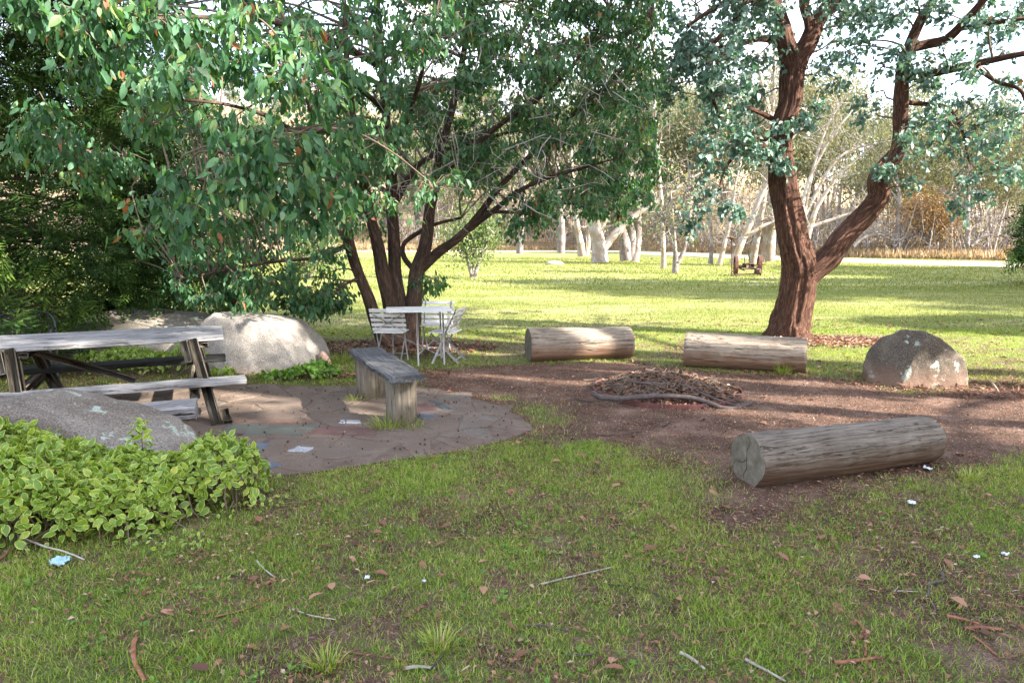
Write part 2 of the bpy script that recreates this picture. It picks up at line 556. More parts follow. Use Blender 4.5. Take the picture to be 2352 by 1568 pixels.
def curve(pts, n):
    """Catmull-Rom through pts (m,D) resampled to n"""
    p = np.asarray(pts, float)
    if len(p) == 2:
        t = np.linspace(0, 1, n)[:, None]
        return p[0] * (1 - t) + p[1] * t
    q = np.concatenate([[2 * p[0] - p[1]], p, [2 * p[-1] - p[-2]]])
    t = np.linspace(0, len(p) - 1 - 1e-9, n)
    i = t.astype(int); f = (t - i)[:, None]
    a, b, c, d = q[i], q[i + 1], q[i + 2], q[i + 3]
    return .5 * (2 * b + (c - a) * f + (2 * a - 5 * b + 4 * c - d) * f ** 2 + (3 * b - a - 3 * c + d) * f ** 3)


def scatter(tpl, pos, X, Z, sc, attrs=None):
    """copy a template (V, faces list, attr dict) to frames. X length axis, Z normal"""
    V, fs, at = tpl
    X = unit(X); Y = unit(np.cross(Z, X)); Z = np.cross(X, Y)
    n, k = len(pos), len(V)
    sc = np.asarray(sc, float)
    if sc.ndim == 1: sc = sc[:, None].repeat(3, 1)
    W_ = pos[:, None, :] + (V[None, :, 0:1] * sc[:, None, 0:1]) * X[:, None] + (V[None, :, 1:2] * sc[:, None, 1:2]) * Y[:, None] + (V[None, :, 2:3] * sc[:, None, 2:3]) * Z[:, None]
    off = (np.arange(n) * k)[:, None, None]
    F_ = [(f[None] + off).reshape(-1, f.shape[1]) for f in fs]
    A_ = {q: np.tile(a, n) for q, a in (at or {}).items()}
    for q, a in (attrs or {}).items(): A_[q] = np.repeat(a, k)
    return W_.reshape(-1, 3), F_, A_


def leaf_tpl(w=.24, curl=.08, xs=(.22, .5, .78), ws=(.8, 1.0, .62), fold=.05, lod=1):
    if lod == 0:
        V = np.array([[0, 0, 0], [.5, w, fold], [1, 0, -curl], [.5, -w, fold]])
        return V, [np.array([[0, 2, 1], [0, 3, 2]])], {}
    V = [[0, 0, 0]]
    for x, s in zip(xs, ws):
        z = -curl * x * x * 2
        V += [[x, w * s, z + fold * s], [x, 0, z], [x, -w * s, z + fold * s]]
    V += [[1, 0, -curl * 2]]
    n = len(xs); e = 3 * n + 1
    T_ = [(0, 2, 1), (0, 3, 2), (e, 3 * n - 2, 3 * n - 1), (e, 3 * n - 1, 3 * n)]
    Q = []
    for i in range(n - 1):
        a = 1 + 3 * i; b = a + 3
        Q += [(a, a + 1, b + 1, b), (a + 1, a + 2, b + 2, b + 1)]
    return np.array(V, float), [np.array(T_), np.array(Q)], {}


def box(c, s, rot=None):
    """axis-aligned box centre c size s; slightly chamfered (24 verts)"""
    h = np.array(s) / 2.0
    b = min(h) * .18
    V, idx = [], {}
    for sx in (-1, 1):
        for sy in (-1, 1):
            for sz in (-1, 1):
                for ax in range(3):
                    p = np.array([sx, sy, sz]) * (h - b)
                    p[ax] = (sx, sy, sz)[ax] * h[ax]
                    idx[(sx, sy, sz, ax)] = len(V); V.append(p)
    Q, T_ = [], []
    for ax in range(3):
        o1, o2 = [(1, 2), (2, 0), (0, 1)][ax]
        for s_ in (-1, 1):
            q = []
            for a, b_ in ((-1, -1), (1, -1), (1, 1), (-1, 1)):
                k = [0, 0, 0]; k[ax] = s_; k[o1] = a; k[o2] = b_
                q.append(idx[(*k, ax)])
            Q.append(q if s_ > 0 else q[::-1])
        for a in (-1, 1):
            for b_ in (-1, 1):
                k0 = [0, 0, 0]; k0[o1] = a; k0[o2] = b_
                k1 = list(k0); k0[ax] = -1; k1[ax] = 1
                Q.append([idx[(*k0, o1)], idx[(*k1, o1)], idx[(*k1, o2)], idx[(*k0, o2)]][::(1 if a * b_ > 0 else -1)])
    for sx in (-1, 1):
        for sy in (-1, 1):
            for sz in (-1, 1):
                t = [idx[(sx, sy, sz, i)] for i in range(3)]
                T_.append(t if sx * sy * sz > 0 else t[::-1])
    V = np.array(V)
    if rot is not None: V = V @ np.array(rot).T
    V = V + np.array(c)
    return V, [np.array(Q), np.array(T_)], {'gco': V[:, [0, 1, 2]].copy()}


def bar(a, b, w, t, up=(0, 0, 1)):
    """squared bar from a to b, w across, t thick (towards up)"""
    a, b = np.array(a, float), np.array(b, float)
    X = unit(b - a); Y = unit(np.cross(np.array(up, float), X)); Z = np.cross(X, Y)
    Rm = np.stack([X, Y, Z], 1)
    V, f, _ = box((0, 0, 0), (np.linalg.norm(b - a), w, t))
    g = V.copy() + rng.random(3) * 5
    return V @ Rm.T + (a + b) / 2, f, {'gco': g}


def slab(Lx, Wy, Tz, nx=60, ny=12, nz=4, wav=.012, edge=.02, seed=0, gaps=None, taper=0):
    """plank with uneven sawn faces and live edges; x along; origin centre; closed"""
    def face(nu, nv, f):
        U, V_ = np.meshgrid(np.linspace(-1, 1, nu), np.linspace(-1, 1, nv), indexing='ij')
        p = f(U, V_)
        i = np.arange(nu * nv).reshape(nu, nv)
        q = np.stack([i[:-1, :-1], i[1:, :-1], i[1:, 1:], i[:-1, 1:]], -1).reshape(-1, 4)
        return p.reshape(-1, 3), q
    fs = [face(nx, ny, lambda u, v: np.stack([u, v, np.ones_like(u)], -1)), face(nx, ny, lambda u, v: np.stack([u, -v, -np.ones_like(u)], -1)),
          face(nx, nz, lambda u, v: np.stack([u, -np.ones_like(u), v], -1)), face(nx, nz, lambda u, v: np.stack([u, np.ones_like(u), -v], -1)),
          face(ny, nz, lambda u, v: np.stack([np.ones_like(u), u, v], -1)), face(ny, nz, lambda u, v: np.stack([-np.ones_like(u), -u, v], -1))]
    V, F_, _ = cat_geo([(a, [b], {}) for a, b in fs])
    x = V[:, 0] * Lx / 2; y = V[:, 1]; z = V[:, 2]
    e = np.where(y > 0, n2(x, y * 0 + 3, 1.6, 3, seed), n2(x, y * 0 + 9, 1.6, 3, seed + 5)) * edge * 1.6
    e2 = n2(x, z, 9, 3, seed + 2) * edge * .3
    Y = y * (Wy / 2 * (1 + taper * V[:, 0])) + np.sign(y) * np.abs(y) * (e + e2)
    g0 = n2(x * .35, Y * 14, 2.5, 3, seed + 7)
    Z = z * Tz / 2 + n2(x, Y, 1.3, 2, seed + 8) * wav + g0 * .0035
    rd = np.maximum(np.abs(y) - .85, 0) / .15
    Z = Z - np.sign(z) * rd ** 2 * Tz * .16
    X = x + np.sign(V[:, 0]) * (np.abs(V[:, 0]) > .999) * n2(Y, z, 8, 2, seed + 11) * .012
    P = np.stack([X, Y, Z], -1)
    return P, F_, {'gco': P + np.array([seed * 1.7, 0, 0])}


def xf(geo, M3=None, off=(0, 0, 0)):
    V, f, a = geo
    if M3 is not None: V = V @ np.array(M3, float).T
    return V + np.array(off, float), f, a


def rotz(a):
    c, s = math.cos(a), math.sin(a)
    return np.array([[c, -s, 0], [s, c, 0], [0, 0, 1.0]])


# ------------------------------------------------------------------ terrain fields
def polyw(pts): return np.array([G(u, v)[:2] for u, v in pts])


def sdf(poly, x, y):
    """negative inside"""
    x = np.asarray(x, float); y = np.asarray(y, float)
    d = np.full(x.shape, 1e9); ins = np.zeros(x.shape, bool)
    n = len(poly)
    for i in range(n):
        ax, ay = poly[i]; bx, by = poly[(i + 1) % n]
        ex, ey = bx - ax, by - ay
        t = np.clip(((x - ax) * ex + (y - ay) * ey) / (ex * ex + ey * ey + 1e-12), 0, 1)
        d = np.minimum(d, np.hypot(x - ax - t * ex, y - ay - t * ey))
        c = ((ay > y) != (by > y)) & (x < (bx - ax) * (y - ay) / (by - ay + 1e-12) + ax)
        ins ^= c
    return np.where(ins, -d, d)


DIRT = polyw([(1010, 905), (990, 856), (1200, 842), (1330, 836), (1480, 838), (1560, 850), (1700, 862), (1860, 868), (1990, 884), (2100, 908), (2240, 898),
              (2400, 892), (2700, 900), (2700, 1050), (2352, 1040), (2180, 1072), (1960, 1110), (1850, 1150), (1760, 1200), (1660, 1195), (1590, 1130),
              (1520, 1060), (1400, 1010), (1240, 985), (1215, 985), (1120, 925)])
TERR = polyw([(560, 1097), (700, 1087), (850, 1066), (1000, 1044), (1120, 1022), (1195, 1000), (1214, 982), (1190, 955), (1120, 925), (1050, 905), (985, 890),
              (900, 884), (780, 888), (600, 885), (430, 880), (200, 900), (-60, 930), (-200, 1110), (300, 1120)])


def yedge(x): return np.interp(x, [-300, 10, 18, 24, 29, 37, 60, 200], [88, 95, 92, 74, 60, 50.5, 44, 40])


def hz(x, y):
    x = np.asarray(x, float); y = np.asarray(y, float)
    d = np.maximum(0, y - yedge(x) - 1)
    fac = np.interp(x / np.maximum(y, 1), [-.3, .15, .32, .5, 1], [1.9, 1.8, .9, .45, .3])
    z = (.05 * d + .13 * np.maximum(0, d - 30)) * fac
    z = 90 * np.tanh(z / 90)
    z = z + n2(x, y, .02, 2, 3) * np.minimum(d * .03, 4)
    near = np.exp(-(y / 14) ** 4)
    z = z + near * (n2(x, y, 1.1, 3, 5) * .014 + n2(x, y, 6, 2, 6) * .007)
    # piled edges of dirt at the logs
    return z


def vegf(x, y):
    """1 green, 0 bare"""
    x = np.asarray(x, float); y = np.asarray(y, float)
    d = sdf(DIRT, x, y) + n2(x, y, 1.7, 3, 21) * .22 + n2(x, y, 6, 2, 24) * .1
    v = sstep(-.12, .30, d)
    p = n2(x, y, .8, 3, 22) * .8 + n2(x, y, 3.2, 2, 23) * .6
    br = .20 + .16 * sstep(.2, 2.2, x) * sstep(4.6, 3.0, y) - .10 * sstep(-.5, -2.5, x)
    p = p * .8 + n2(x, y, 11, 2, 28) * .6
    pat = .24 + .76 * sstep(-.85 + br * 2.2, .12 + br * 2.2, p)
    pat = np.maximum(pat, sstep(9, 14, y))
    sh = np.exp(-(((x + 1.9) / 2.2) ** 2 + ((y - 10.6) / 1.2) ** 2))
    sh2 = np.exp(-(((x - 5.6) / 1.6) ** 2 + ((y - 11.3) / .6) ** 2))
    v = v * pat * (1 - .8 * sh) * (1 - .6 * sh2)
    # green islands in the gravel beside the terrace
    for (u, vv, r) in ((1160, 915, .12), (1225, 945, .22), (1250, 965, .2), (1480, 1095, .3), (1795, 850, .12)):
        c = G(u, vv)
        v = np.maximum(v, .6 * np.exp(-(((x - c[0]) / (r * 1.3)) ** 2 + ((y - c[1]) / (r * 1.6)) ** 2)))
    return v


def axis_grid(lo, hi, step, far_lo, far_hi, gr=1.09):
    a = list(np.arange(lo, hi + 1e-6, step))
    s = step; x = hi
    while x < far_hi:
        s *= gr; x += s; a.append(x)
    s = step; x = lo; b = []
    while x > far_lo:
        s *= gr; x -= s; b.append(x)
    return np.array(b[::-1] + a)


gx = axis_grid(-6.5, 8.5, .075, -500, 500, 1.085)
gy = axis_grid(1.6, 11.5, .045, -60, 700, 1.055)
GX, GY = np.meshgrid(gx, gy, indexing='ij')
GZ = hz(GX, GY)
tsd = sdf(TERR, GX, GY)
GZ = np.where((tsd < .05), -.03 * sstep(.05, -.05, tsd) + GZ * .2, GZ)
veg = vegf(GX, GY) * sstep(-.02, .08, tsd)
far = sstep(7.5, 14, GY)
dry = sstep(0, 3, GY - yedge(GX) + n2(GX, GY, .5, 2, 31) * 2)
V = np.stack([GX, GY, GZ], -1).reshape(-1, 3)
idx = np.arange(V.shape[0]).reshape(GX.shape)
Q = np.stack([idx[:-1, :-1], idx[1:, :-1], idx[1:, 1:], idx[:-1, 1:]], -1).reshape(-1, 4)
fc = V[Q].mean(1)
dsd = sdf(DIRT, fc[:, 0], fc[:, 1])
at = {'veg': veg.ravel(), 'far': far.ravel(), 'dry': dry.ravel(), 'litter': veg.ravel() * 0}


def sub(mask):
    q = Q[mask]; u, inv = np.unique(q, return_inverse=True)
    return V[u], [inv.reshape(-1, 4)], {k: a[u] for k, a in at.items()}


hillm = fc[:, 1] > yedge(fc[:, 0]) + 1
for nm, mk in (('lawn', (dsd > .1) & ~hillm), ('dirt_clearing', (dsd <= .1) & ~hillm), ('hillside', hillm)):
    v_, f_, a_ = sub(mk)
    part(nm, v_, f_, M['ground'], None, a_, kind='structure')

# gravel road curving away behind the lawn
re_ = [(-60, 86), (10, 93), (17, 89), (23, 71), (28, 57.5), (36, 48), (60, 41), (140, 33)]
ri_ = [(-60, 79), (6, 84), (12.5, 76), (17.5, 60), (22.5, 48.5), (29.3, 39.5), (50, 31), (140, 22)]
A_, B_ = curve(re_, 160), curve(ri_, 160)
tt = np.linspace(0, 1, 9)
rv = A_[:, None, :] * (1 - tt)[None, :, None] + B_[:, None, :] * tt[None, :, None]
rx, ry = rv[..., 0], rv[..., 1]
rz_ = hz(rx, ry) + .03 + .02 * n2(rx, ry, .6, 2, 9)
ii = np.arange(rx.size).reshape(rx.shape)
part('road', np.stack([rx, ry, rz_], -1).reshape(-1, 3), np.stack([ii[:-1, :-1], ii[:-1, 1:], ii[1:, 1:], ii[1:, :-1]], -1).reshape(-1, 4), M['road'], kind='structure')


def clip_poly(poly, n, c):
    """keep points with n.p <= c"""
    out = []
    for i in range(len(poly)):
        a, b = poly[i], poly[(i + 1) % len(poly)]
        da, db = np.dot(n, a) - c, np.dot(n, b) - c
        if da <= 0: out.append(a)
        if da * db < 0: out.append(a + (b - a) * da / (da - db))
    return out


# ------------------------------------------------------------------ flagstone terrace
tv = TERR
pts, n_ = [], len(tv)
bnd = curve(np.concatenate([tv, tv[:1]]), 160)[:-1]
bnd = bnd + np.stack([n2(bnd[:, 0], bnd[:, 1], 3, 2, 41), n2(bnd[:, 0], bnd[:, 1], 3, 2, 42)], -1) * .025
cen = np.array([-2.3, 6.0])
terrace_v = np.concatenate([[[cen[0], cen[1], .006]], np.column_stack([bnd, np.full(len(bnd), .006)]), np.column_stack([bnd, np.full(len(bnd), -.05)])])
n_ = len(bnd)
ft = [(0, 1 + (i + 1) % n_, 1 + i) for i in range(n_)]
fq = [(1 + i, 1 + (i + 1) % n_, 1 + n_ + (i + 1) % n_, 1 + n_ + i) for i in range(n_)]
terrace = part('pavement', terrace_v, [np.array(ft), np.array(fq)], M['mortar'], smooth=False, kind='structure')
terrace['label'] = 'curved flagstone paving under the benches and picnic table'


def stone_prism(poly, z0, z1, mat):
    poly = [np.array(p[:2]) for p in poly]
    pp = []
    for i in range(len(poly)):
        a, b = poly[i], poly[(i + 1) % len(poly)]
        L_ = np.hypot(*(b - a)); pp.append(a + rng.normal(0, .006, 2))
        if L_ > .12:
            nn_ = np.array([-(b - a)[1], (b - a)[0]]) / L_
            for t_ in (.3, .62): pp.append(a + (b - a) * (t_ + rng.uniform(-.06, .06)) + nn_ * rng.normal(0, .012))
    poly = pp
    k = len(poly)
    c = np.mean(poly, 0)
    if sum((poly[i][0] * poly[(i + 1) % k][1] - poly[(i + 1) % k][0] * poly[i][1]) for i in range(k)) < 0: poly = poly[::-1]
    V_ = []
    tl = rng.normal(0, .0012, 2)
    for sh, z in ((1.0, z0), (1.0, z1 - .004), (.965, z1)):
        for p in poly:
            q = c + (p - c) * sh
            V_.append([q[0], q[1], z + (np.dot(q - c, tl) if z > z0 else 0)])
    V_.append([c[0], c[1], z1])
    Qd, Tr = [], []
    for r in range(2):
        for i in range(k):
            j = (i + 1) % k
            Qd.append((r * k + i, r * k + j, (r + 1) * k + j, (r + 1) * k + i))
    for i in range(k): Tr.append((2 * k + i, 2 * k + (i + 1) % k, 3 * k))
    return part('stone', np.array(V_), [np.array(Qd), np.array(Tr)], mat, terrace, smooth=False, world=False)


special = [('green', [(505, 998), (515, 975), (735, 978), (690, 1003), (560, 1000)]), ('red', [(700, 1001), (742, 981), (870, 985), (862, 1006)]),
           ('blue', [(527, 1022), (632, 1020), (600, 1036), (548, 1044)]), ('blue', [(575, 1068), (620, 1062), (650, 1072), (600, 1082)]),
           ('white', [(655, 1040), (682, 1028), (722, 1030), (700, 1043)]), ('white', [(778, 967), (825, 966), (832, 974), (785, 976)]),
           ('pink', [(520, 971), (540, 965), (722, 968), (716, 975), (560, 974)]), ('slate', [(985, 921), (1000, 921), (1040, 942), (1020, 944)]),
           ('blue', [(955, 955), (1000, 950), (1012, 958), (970, 965)]), ('red', [(955, 928), (975, 926), (1005, 945), (958, 952)]),
           ('grey', [(720, 1046), (750, 1030), (860, 1038), (850, 1050), (740, 1058)]), ('grey', [(770, 980), (800, 975), (872, 982), (862, 987)])]
sp_c = []
for cn_, pl in special:
    w = [G(u, v)[:2] for u, v in pl]
    sp_c.append(np.mean(w, 0))
    stone_prism(w, -.01, .016, FLAG[cn_])
seeds = []
while len(seeds) < 74:
    q = np.array([rng.uniform(-7, .6), rng.uniform(3.9, 8.4)])
    if sdf(tv, np.array([q[0]]), np.array([q[1]]))[0] > .05: continue
    if seeds and min(np.hypot(*(q - s)) for s in seeds) < rng.uniform(.28, .70): 
        if rng.random() < .97: continue
    seeds.append(q)
for i, s in enumerate(seeds):
    cell = [s + np.array(o) for o in ((-.6, -.6), (.6, -.6), (.6, .6), (-.6, .6))]
    for j, t in enumerate(seeds):
        if i == j or np.hypot(*(t - s)) > 1.8: continue
        nrm = (t - s) / np.hypot(*(t - s))
        cell = clip_poly(cell, nrm, np.dot(nrm, (s + t) / 2) - .008)
        if len(cell) < 3: break
    if len(cell) < 3: continue
    # keep inside the outline
    ok = []
    for p in cell:
        t = 1.0
        while t > .2 and sdf(bnd, np.array([s[0] + (p[0] - s[0]) * t]), np.array([s[1] + (p[1] - s[1]) * t]))[0] > -.015: t -= .05
        ok.append(s + (p - s) * t)
    stone_prism(ok, -.01, .0115 + rng.uniform(-.0012, .0018), FLAG[rng.choice(['brown', 'tan', 'grey', 'brown', 'brown'])])

# ------------------------------------------------------------------ boulders
def icos(sub_):
    import bmesh
    bm = bmesh.new(); bmesh.ops.create_icosphere(bm, subdivisions=sub_, radius=1)
    v = np.array([p.co[:] for p in bm.verts]); f = np.array([[q.index for q in a.verts] for a in bm.faces]); bm.free()
    return v, f


ICO6, ICO3 = icos(6), icos(3)


def boulder(name, label, c, r, mat, seed, cuts=(), amp=.16, rough=.03, z0=0.0, rz=0, ico=None, bulge=None, cat='boulder', group=None):
    v, f = ico or ICO6
    p = v.copy()
    k = 1 + amp * fbm(v * 1.1 + seed, 3, seed) * 1.5
    p = np.sign(p) * np.abs(p) ** .85 * k[:, None]
    for nrm, d in cuts:
        nrm = np.array(nrm, float); nrm /= np.linalg.norm(nrm)
        e = p @ nrm - d
        p = p - np.where(e > 0, e * .86, 0)[:, None] * nrm
    p = p * np.array(r)
    p = p + v * (fbm(p * 3.5 + seed, 4, seed + 3) * rough * 1.6 + fbm(p * 16, 3, seed + 5) * rough * .35)[:, None]
    p = p @ rotz(rz).T
    o = link(name, mesh(name, p, [f], mat), None, (c[0], c[1], z0))
    return props(o, label, cat, group)


boulder('boulder', 'large pale granite boulder with a smooth sloping side behind the slab bench', (-3.27, 8.75), (.93, .62, .90), M['granite'], 3,
        [((.80, -.15, .60), .70), ((1, 0, .05), .86), ((.1, -.9, .35), .80), ((.12, 0, 1), .76), ((-1, 0, .25), .85)], .09, .03, -.05)
boulder('boulder', 'long low brown boulder behind the picnic table', (-5.0, 9.3), (1.35, .7, .72), M['granite_brown'], 8,
        [((.2, -.3, 1), .86)], .10, .02, -.06)
boulder('boulder', 'dark rounded boulder behind the black metal chair', (-7.6, 10.1), (.75, .6, .78), M['granite_brown'], 14, [], .12, .02, -.05)
boulder('boulder', 'speckled grey boulder with pale lichen rising from the variegated shrub', (-3.28, 4.62), (1.18, .50, .62), M['lichen_rock'], 19,
        [((.55, -.1, .9), .80), ((0, -1, .5), .85), ((-.3, 0, 1), .90)], .08, .032, -.02)
boulder('boulder', 'brown domed boulder dotted with white lichen beside the front log', (G(2115, 885)[0], 7.75), (.56, .42, .63), M['brown_rock'], 27,
        [((-.80, -.30, .6), .72), ((.55, .1, .8), .80), ((.9, 0, .3), .84), ((.1, -1, .30), .74), ((-1, 0, 0), .88)], .10, .022, -.02)
boulder('rock', 'small pink rock leaning against the pale granite boulder', (G(752, 838)[0], 8.75), (.10, .09, .20), M['pink_rock'], 33, [((1, 0, 1), .7)], .15, .01, .0, ico=ICO3, cat='rock')
boulder('rock', 'small white rock lying in the far lawn', (G(1262, 600)[0], 44.0), (.55, .35, .22), M['white_rock'], 36, [], .15, .02, .03, ico=ICO3, cat='rock')

# ------------------------------------------------------------------ logs
def log_thing(label, p0, p1, r0, r1, mat, seed):
    """p0,p1 ground points below the two ends"""
    p0, p1 = np.array(p0[:2]), np.array(p1[:2])
    Ln = np.hypot(*(p1 - p0)); ang = math.atan2(p1[1] - p0[1], p1[0] - p0[0])
    c = (p0 + p1) / 2
    t = thing('seat_log', label, 'log', (c[0], c[1], 0), ang, 'cut logs laid as seats round the fire circle')
    nu, nt = 150, 140
    x = np.linspace(-Ln / 2, Ln / 2, nu); th = np.arange(nt) / nt * 2 * math.pi
    X, T_ = np.meshgrid(x, th, indexing='ij')
    rr = r0 + (r1 - r0) * (X / Ln + .5)
    q = np.stack([X * .9, np.cos(T_) * 2.2 + seed, np.sin(T_) * 2.2], -1)
    rad = rr * (1 + .09 * fbm(q * .8, 3, seed) + .02 * fbm(np.stack([X * 1.6, np.cos(T_) * 9, np.sin(T_) * 9], -1), 3, seed + 4))
    bendz = .02 * np.sin(X * 1.7 + seed)
    cr_ = fbm(np.stack([X * .8, np.cos(T_) * 5.5 + 3, np.sin(T_) * 5.5], -1), 3, seed + 9)
    rad -= rr * (.13 if seed != 11 else .07) * np.exp(-(cr_ / .022) ** 2) * sstep(-.1, .2, fbm(q * 2.1, 2, seed + 12))
    flat = np.maximum(0, -np.sin(T_) - .90) * .5
    rad *= 1 - flat
    e_ = np.minimum(Ln / 2 - np.abs(X), .03) / .03
    rad *= .975 + .025 * e_
    xx = X + np.sign(X) * (np.abs(X) > Ln / 2 - .02) * 0
    V_ = np.stack([xx, rad * np.cos(T_), rr.max() * .97 + rad * np.sin(T_)], -1).reshape(-1, 3)
    V_[:, 2] -= .02
    V_[:, 1] += bendz.ravel()
    i_ = np.arange(nu * nt).reshape(nu, nt)
    a = i_[:-1]; b = np.roll(a, -1, 1); d = i_[1:]; e = np.roll(d, -1, 1)
    gco = V_ + np.array([seed, 0, 0])
    part('body', V_, [np.stack([a, d, e, b], -1).reshape(-1, 4)], mat, t, {'gco': gco}, world=False)
    zc = rr.max() * .97 - .02
    for s_, row in ((-1, 0), (1, nu - 1)):
        ring = V_.reshape(nu, nt, 3)[row]
        nr = 26
        fr = np.linspace(1, 0.0, nr)
        cen_ = np.array([ring[:, 0].mean(), 0, zc])
        P_ = cen_ + (ring[None] - cen_) * fr[:, None, None]
        ang_ = np.arctan2(P_[..., 2] - zc, P_[..., 1]); rad_ = np.hypot(P_[..., 2] - zc, P_[..., 1])
        dep = np.zeros_like(ang_)
        for a0, wd in ((1.5, .0035), (-1.7, .003), (2.5, .002)):
            a0 += seed * .3
            da = np.abs((ang_ - a0 + math.pi + .15 * np.sin(rad_ * 40)) % (2 * math.pi) - math.pi) * rad_
            dep += np.exp(-(da / wd) ** 2) * .016
        P_[..., 0] += s_ * (.004 * fbm(P_ * 20, 3, seed) - dep * .4 + .004 * (1 - fr[:, None]))
        j_ = np.arange(nr * nt).reshape(nr, nt)
        a = j_[:-1]; b = np.roll(a, -1, 1); d = j_[1:]; e = np.roll(d, -1, 1)
        q4 = np.stack([a, b, e, d], -1).reshape(-1, 4)
        if s_ > 0: q4 = q4[:, ::-1]
        P2 = P_.reshape(-1, 3)
        part('cut_end', P2, [q4], M['cut_end'], t, {'gco': P2 - np.array([0, 0, zc]), 'crack': dep.ravel() * 60}, world=False)
    return t


def mat_cut():
    m = NT('sawn_log_end', .9, .15)
    P = m.attr('gco', True)
    w = m.n('TexWave', wave_type='RINGS', rings_direction='X')
    w.inputs['Scale'].default_value = 22; w.inputs['Distortion'].default_value = 3; w.inputs['Detail'].default_value = 3
    m.l(P, w.inputs['Vector'])
    n = m.noise(P, 14, 6, .65)
    c = m.ramp(n, [(.3, (.10, .083, .062)), (.55, (.16, .138, .11)), (.75, (.24, .21, .175))])
    c = m.mix(.35, c, m.ramp(w.outputs[1], [(.2, .6), (.7, 1.2)]), 'MULTIPLY')
    c = m.mix(m.ramp(m.attr('crack'), [(.2, 0.0), (.7, .92)]), c, (.012, .010, .008))
    m.col(c); m.bump(m.math('ADD', n, m.math('MULTIPLY', w.outputs[1], .3)), .5, .006)
    return m.m


M['cut_end'] = mat_cut()


def loggnd(uL, vL, uR, vR, r):
    a, b = G(uL, vL)[:2], G(uR, vR)[:2]
    d = (b - a) / np.hypot(*(b - a)); nrm = np.array([-d[1], d[0]])
    if nrm[1] < 0: nrm = -nrm
    return a + nrm * r * .55, b + nrm * r * .55


for lab, uv, r, m_, sd_ in (('bleached log seat between the white chairs and the fire circle', (1218, 832, 1452, 824), .235, 'log', 2),
                            ('sunlit log seat lying at the foot of the red-barked gum tree', (1571, 842, 1850, 860), .235, 'log', 7),
                            ('long grey log lying in shade in front of the brown lichened boulder', (1735, 1119, 2150, 1062), .185, 'log_dark', 11)):
    a, b = loggnd(*uv, r)
    log_thing(lab, a, b, r, r * (.96 if sd_ != 11 else .93), M[m_], sd_)

# ------------------------------------------------------------------ slab benches
def round_post(x, y, r, h, mat, parent, seed, name='leg'):
    k = 40
    P = np.column_stack([np.full(k, x), np.full(k, y), np.linspace(-.04, h, k)])
    Rr = np.full(k, r)
    def dp(g, rr):
        return 1 + .05 * fbm(g * np.array([1.0, 9, 9]) + seed, 3, seed) - .10 * np.exp(-(fbm(g * np.array([.8, 7, 7]) + seed + 3, 2, seed + 3) / .03) ** 2)
    V_, F_, A = tubes(P, Rr, 48, True, dp)
    return part(name, V_, F_, mat, parent, A)


bn = thing('slab_bench', 'rustic bench with a dark split slab seat on two round posts', 'bench', (-1.25, 6.5, 0))
A0, A1 = np.array([-.905, 5.75]), np.array([-1.60, 7.30])
ang = math.atan2(A1[1] - A0[1], A1[0] - A0[0]); Ls = np.hypot(*(A1 - A0))
g = slab(Ls, .35, .058, 90, 20, 6, .010, .050, 4)
# saw-tooth wear and long cracks in the seat
V_ = g[0]
ck = np.exp(-((V_[:, 1] - .03 - .03 * np.sin(V_[:, 0] * 5)) / .006) ** 2) * sstep(-.4, .1, V_[:, 0]) * (V_[:, 2] > 0)
V_[:, 2] -= ck * .012
g = xf(g, rotz(ang), ((A0[0] + A1[0]) / 2, (A0[1] + A1[1]) / 2, .452))
part('seat', g[0], g[1], M['seat_plank'], bn, g[2])
round_post(-.995, 6.00, .137, .424, M['post'], bn, 5)
round_post(-1.49, 7.05, .145, .424, M['post'], bn, 9)

bn2 = thing('low_bench', 'low pale split-log bench end between the lichened boulder and the picnic table', 'bench', (-3.0, 5.3, 0))
g = slab(1.7, .30, .12, 60, 14, 6, .01, .02, 15)
a2 = math.atan2(-.38, -1.0)
g = xf(g, rotz(a2), (-3.37, 5.13, .275))
part('seat', g[0], g[1], M['grey_plank'], bn2, g[2])
round_post(-2.88, 5.32, .12, .225, M['post'], bn2, 21)
round_post(-3.92, 4.92, .12, .225, M['post'], bn2, 22)

# ------------------------------------------------------------------ picnic table
pt = thing('picnic_table', 'long grey timber picnic table with attached bench seats', 'picnic table', (-2.96, 6.8, 0), math.atan2(-.41, -.91))
# local: x away from the right end, y towards camera side is +y? (a=(-.91,-.41), b=(.41,-.91)) -> far side is -y


def ptp(name, geo, mat): return part(name, geo[0], geo[1], mat, pt, geo[2], world=False)


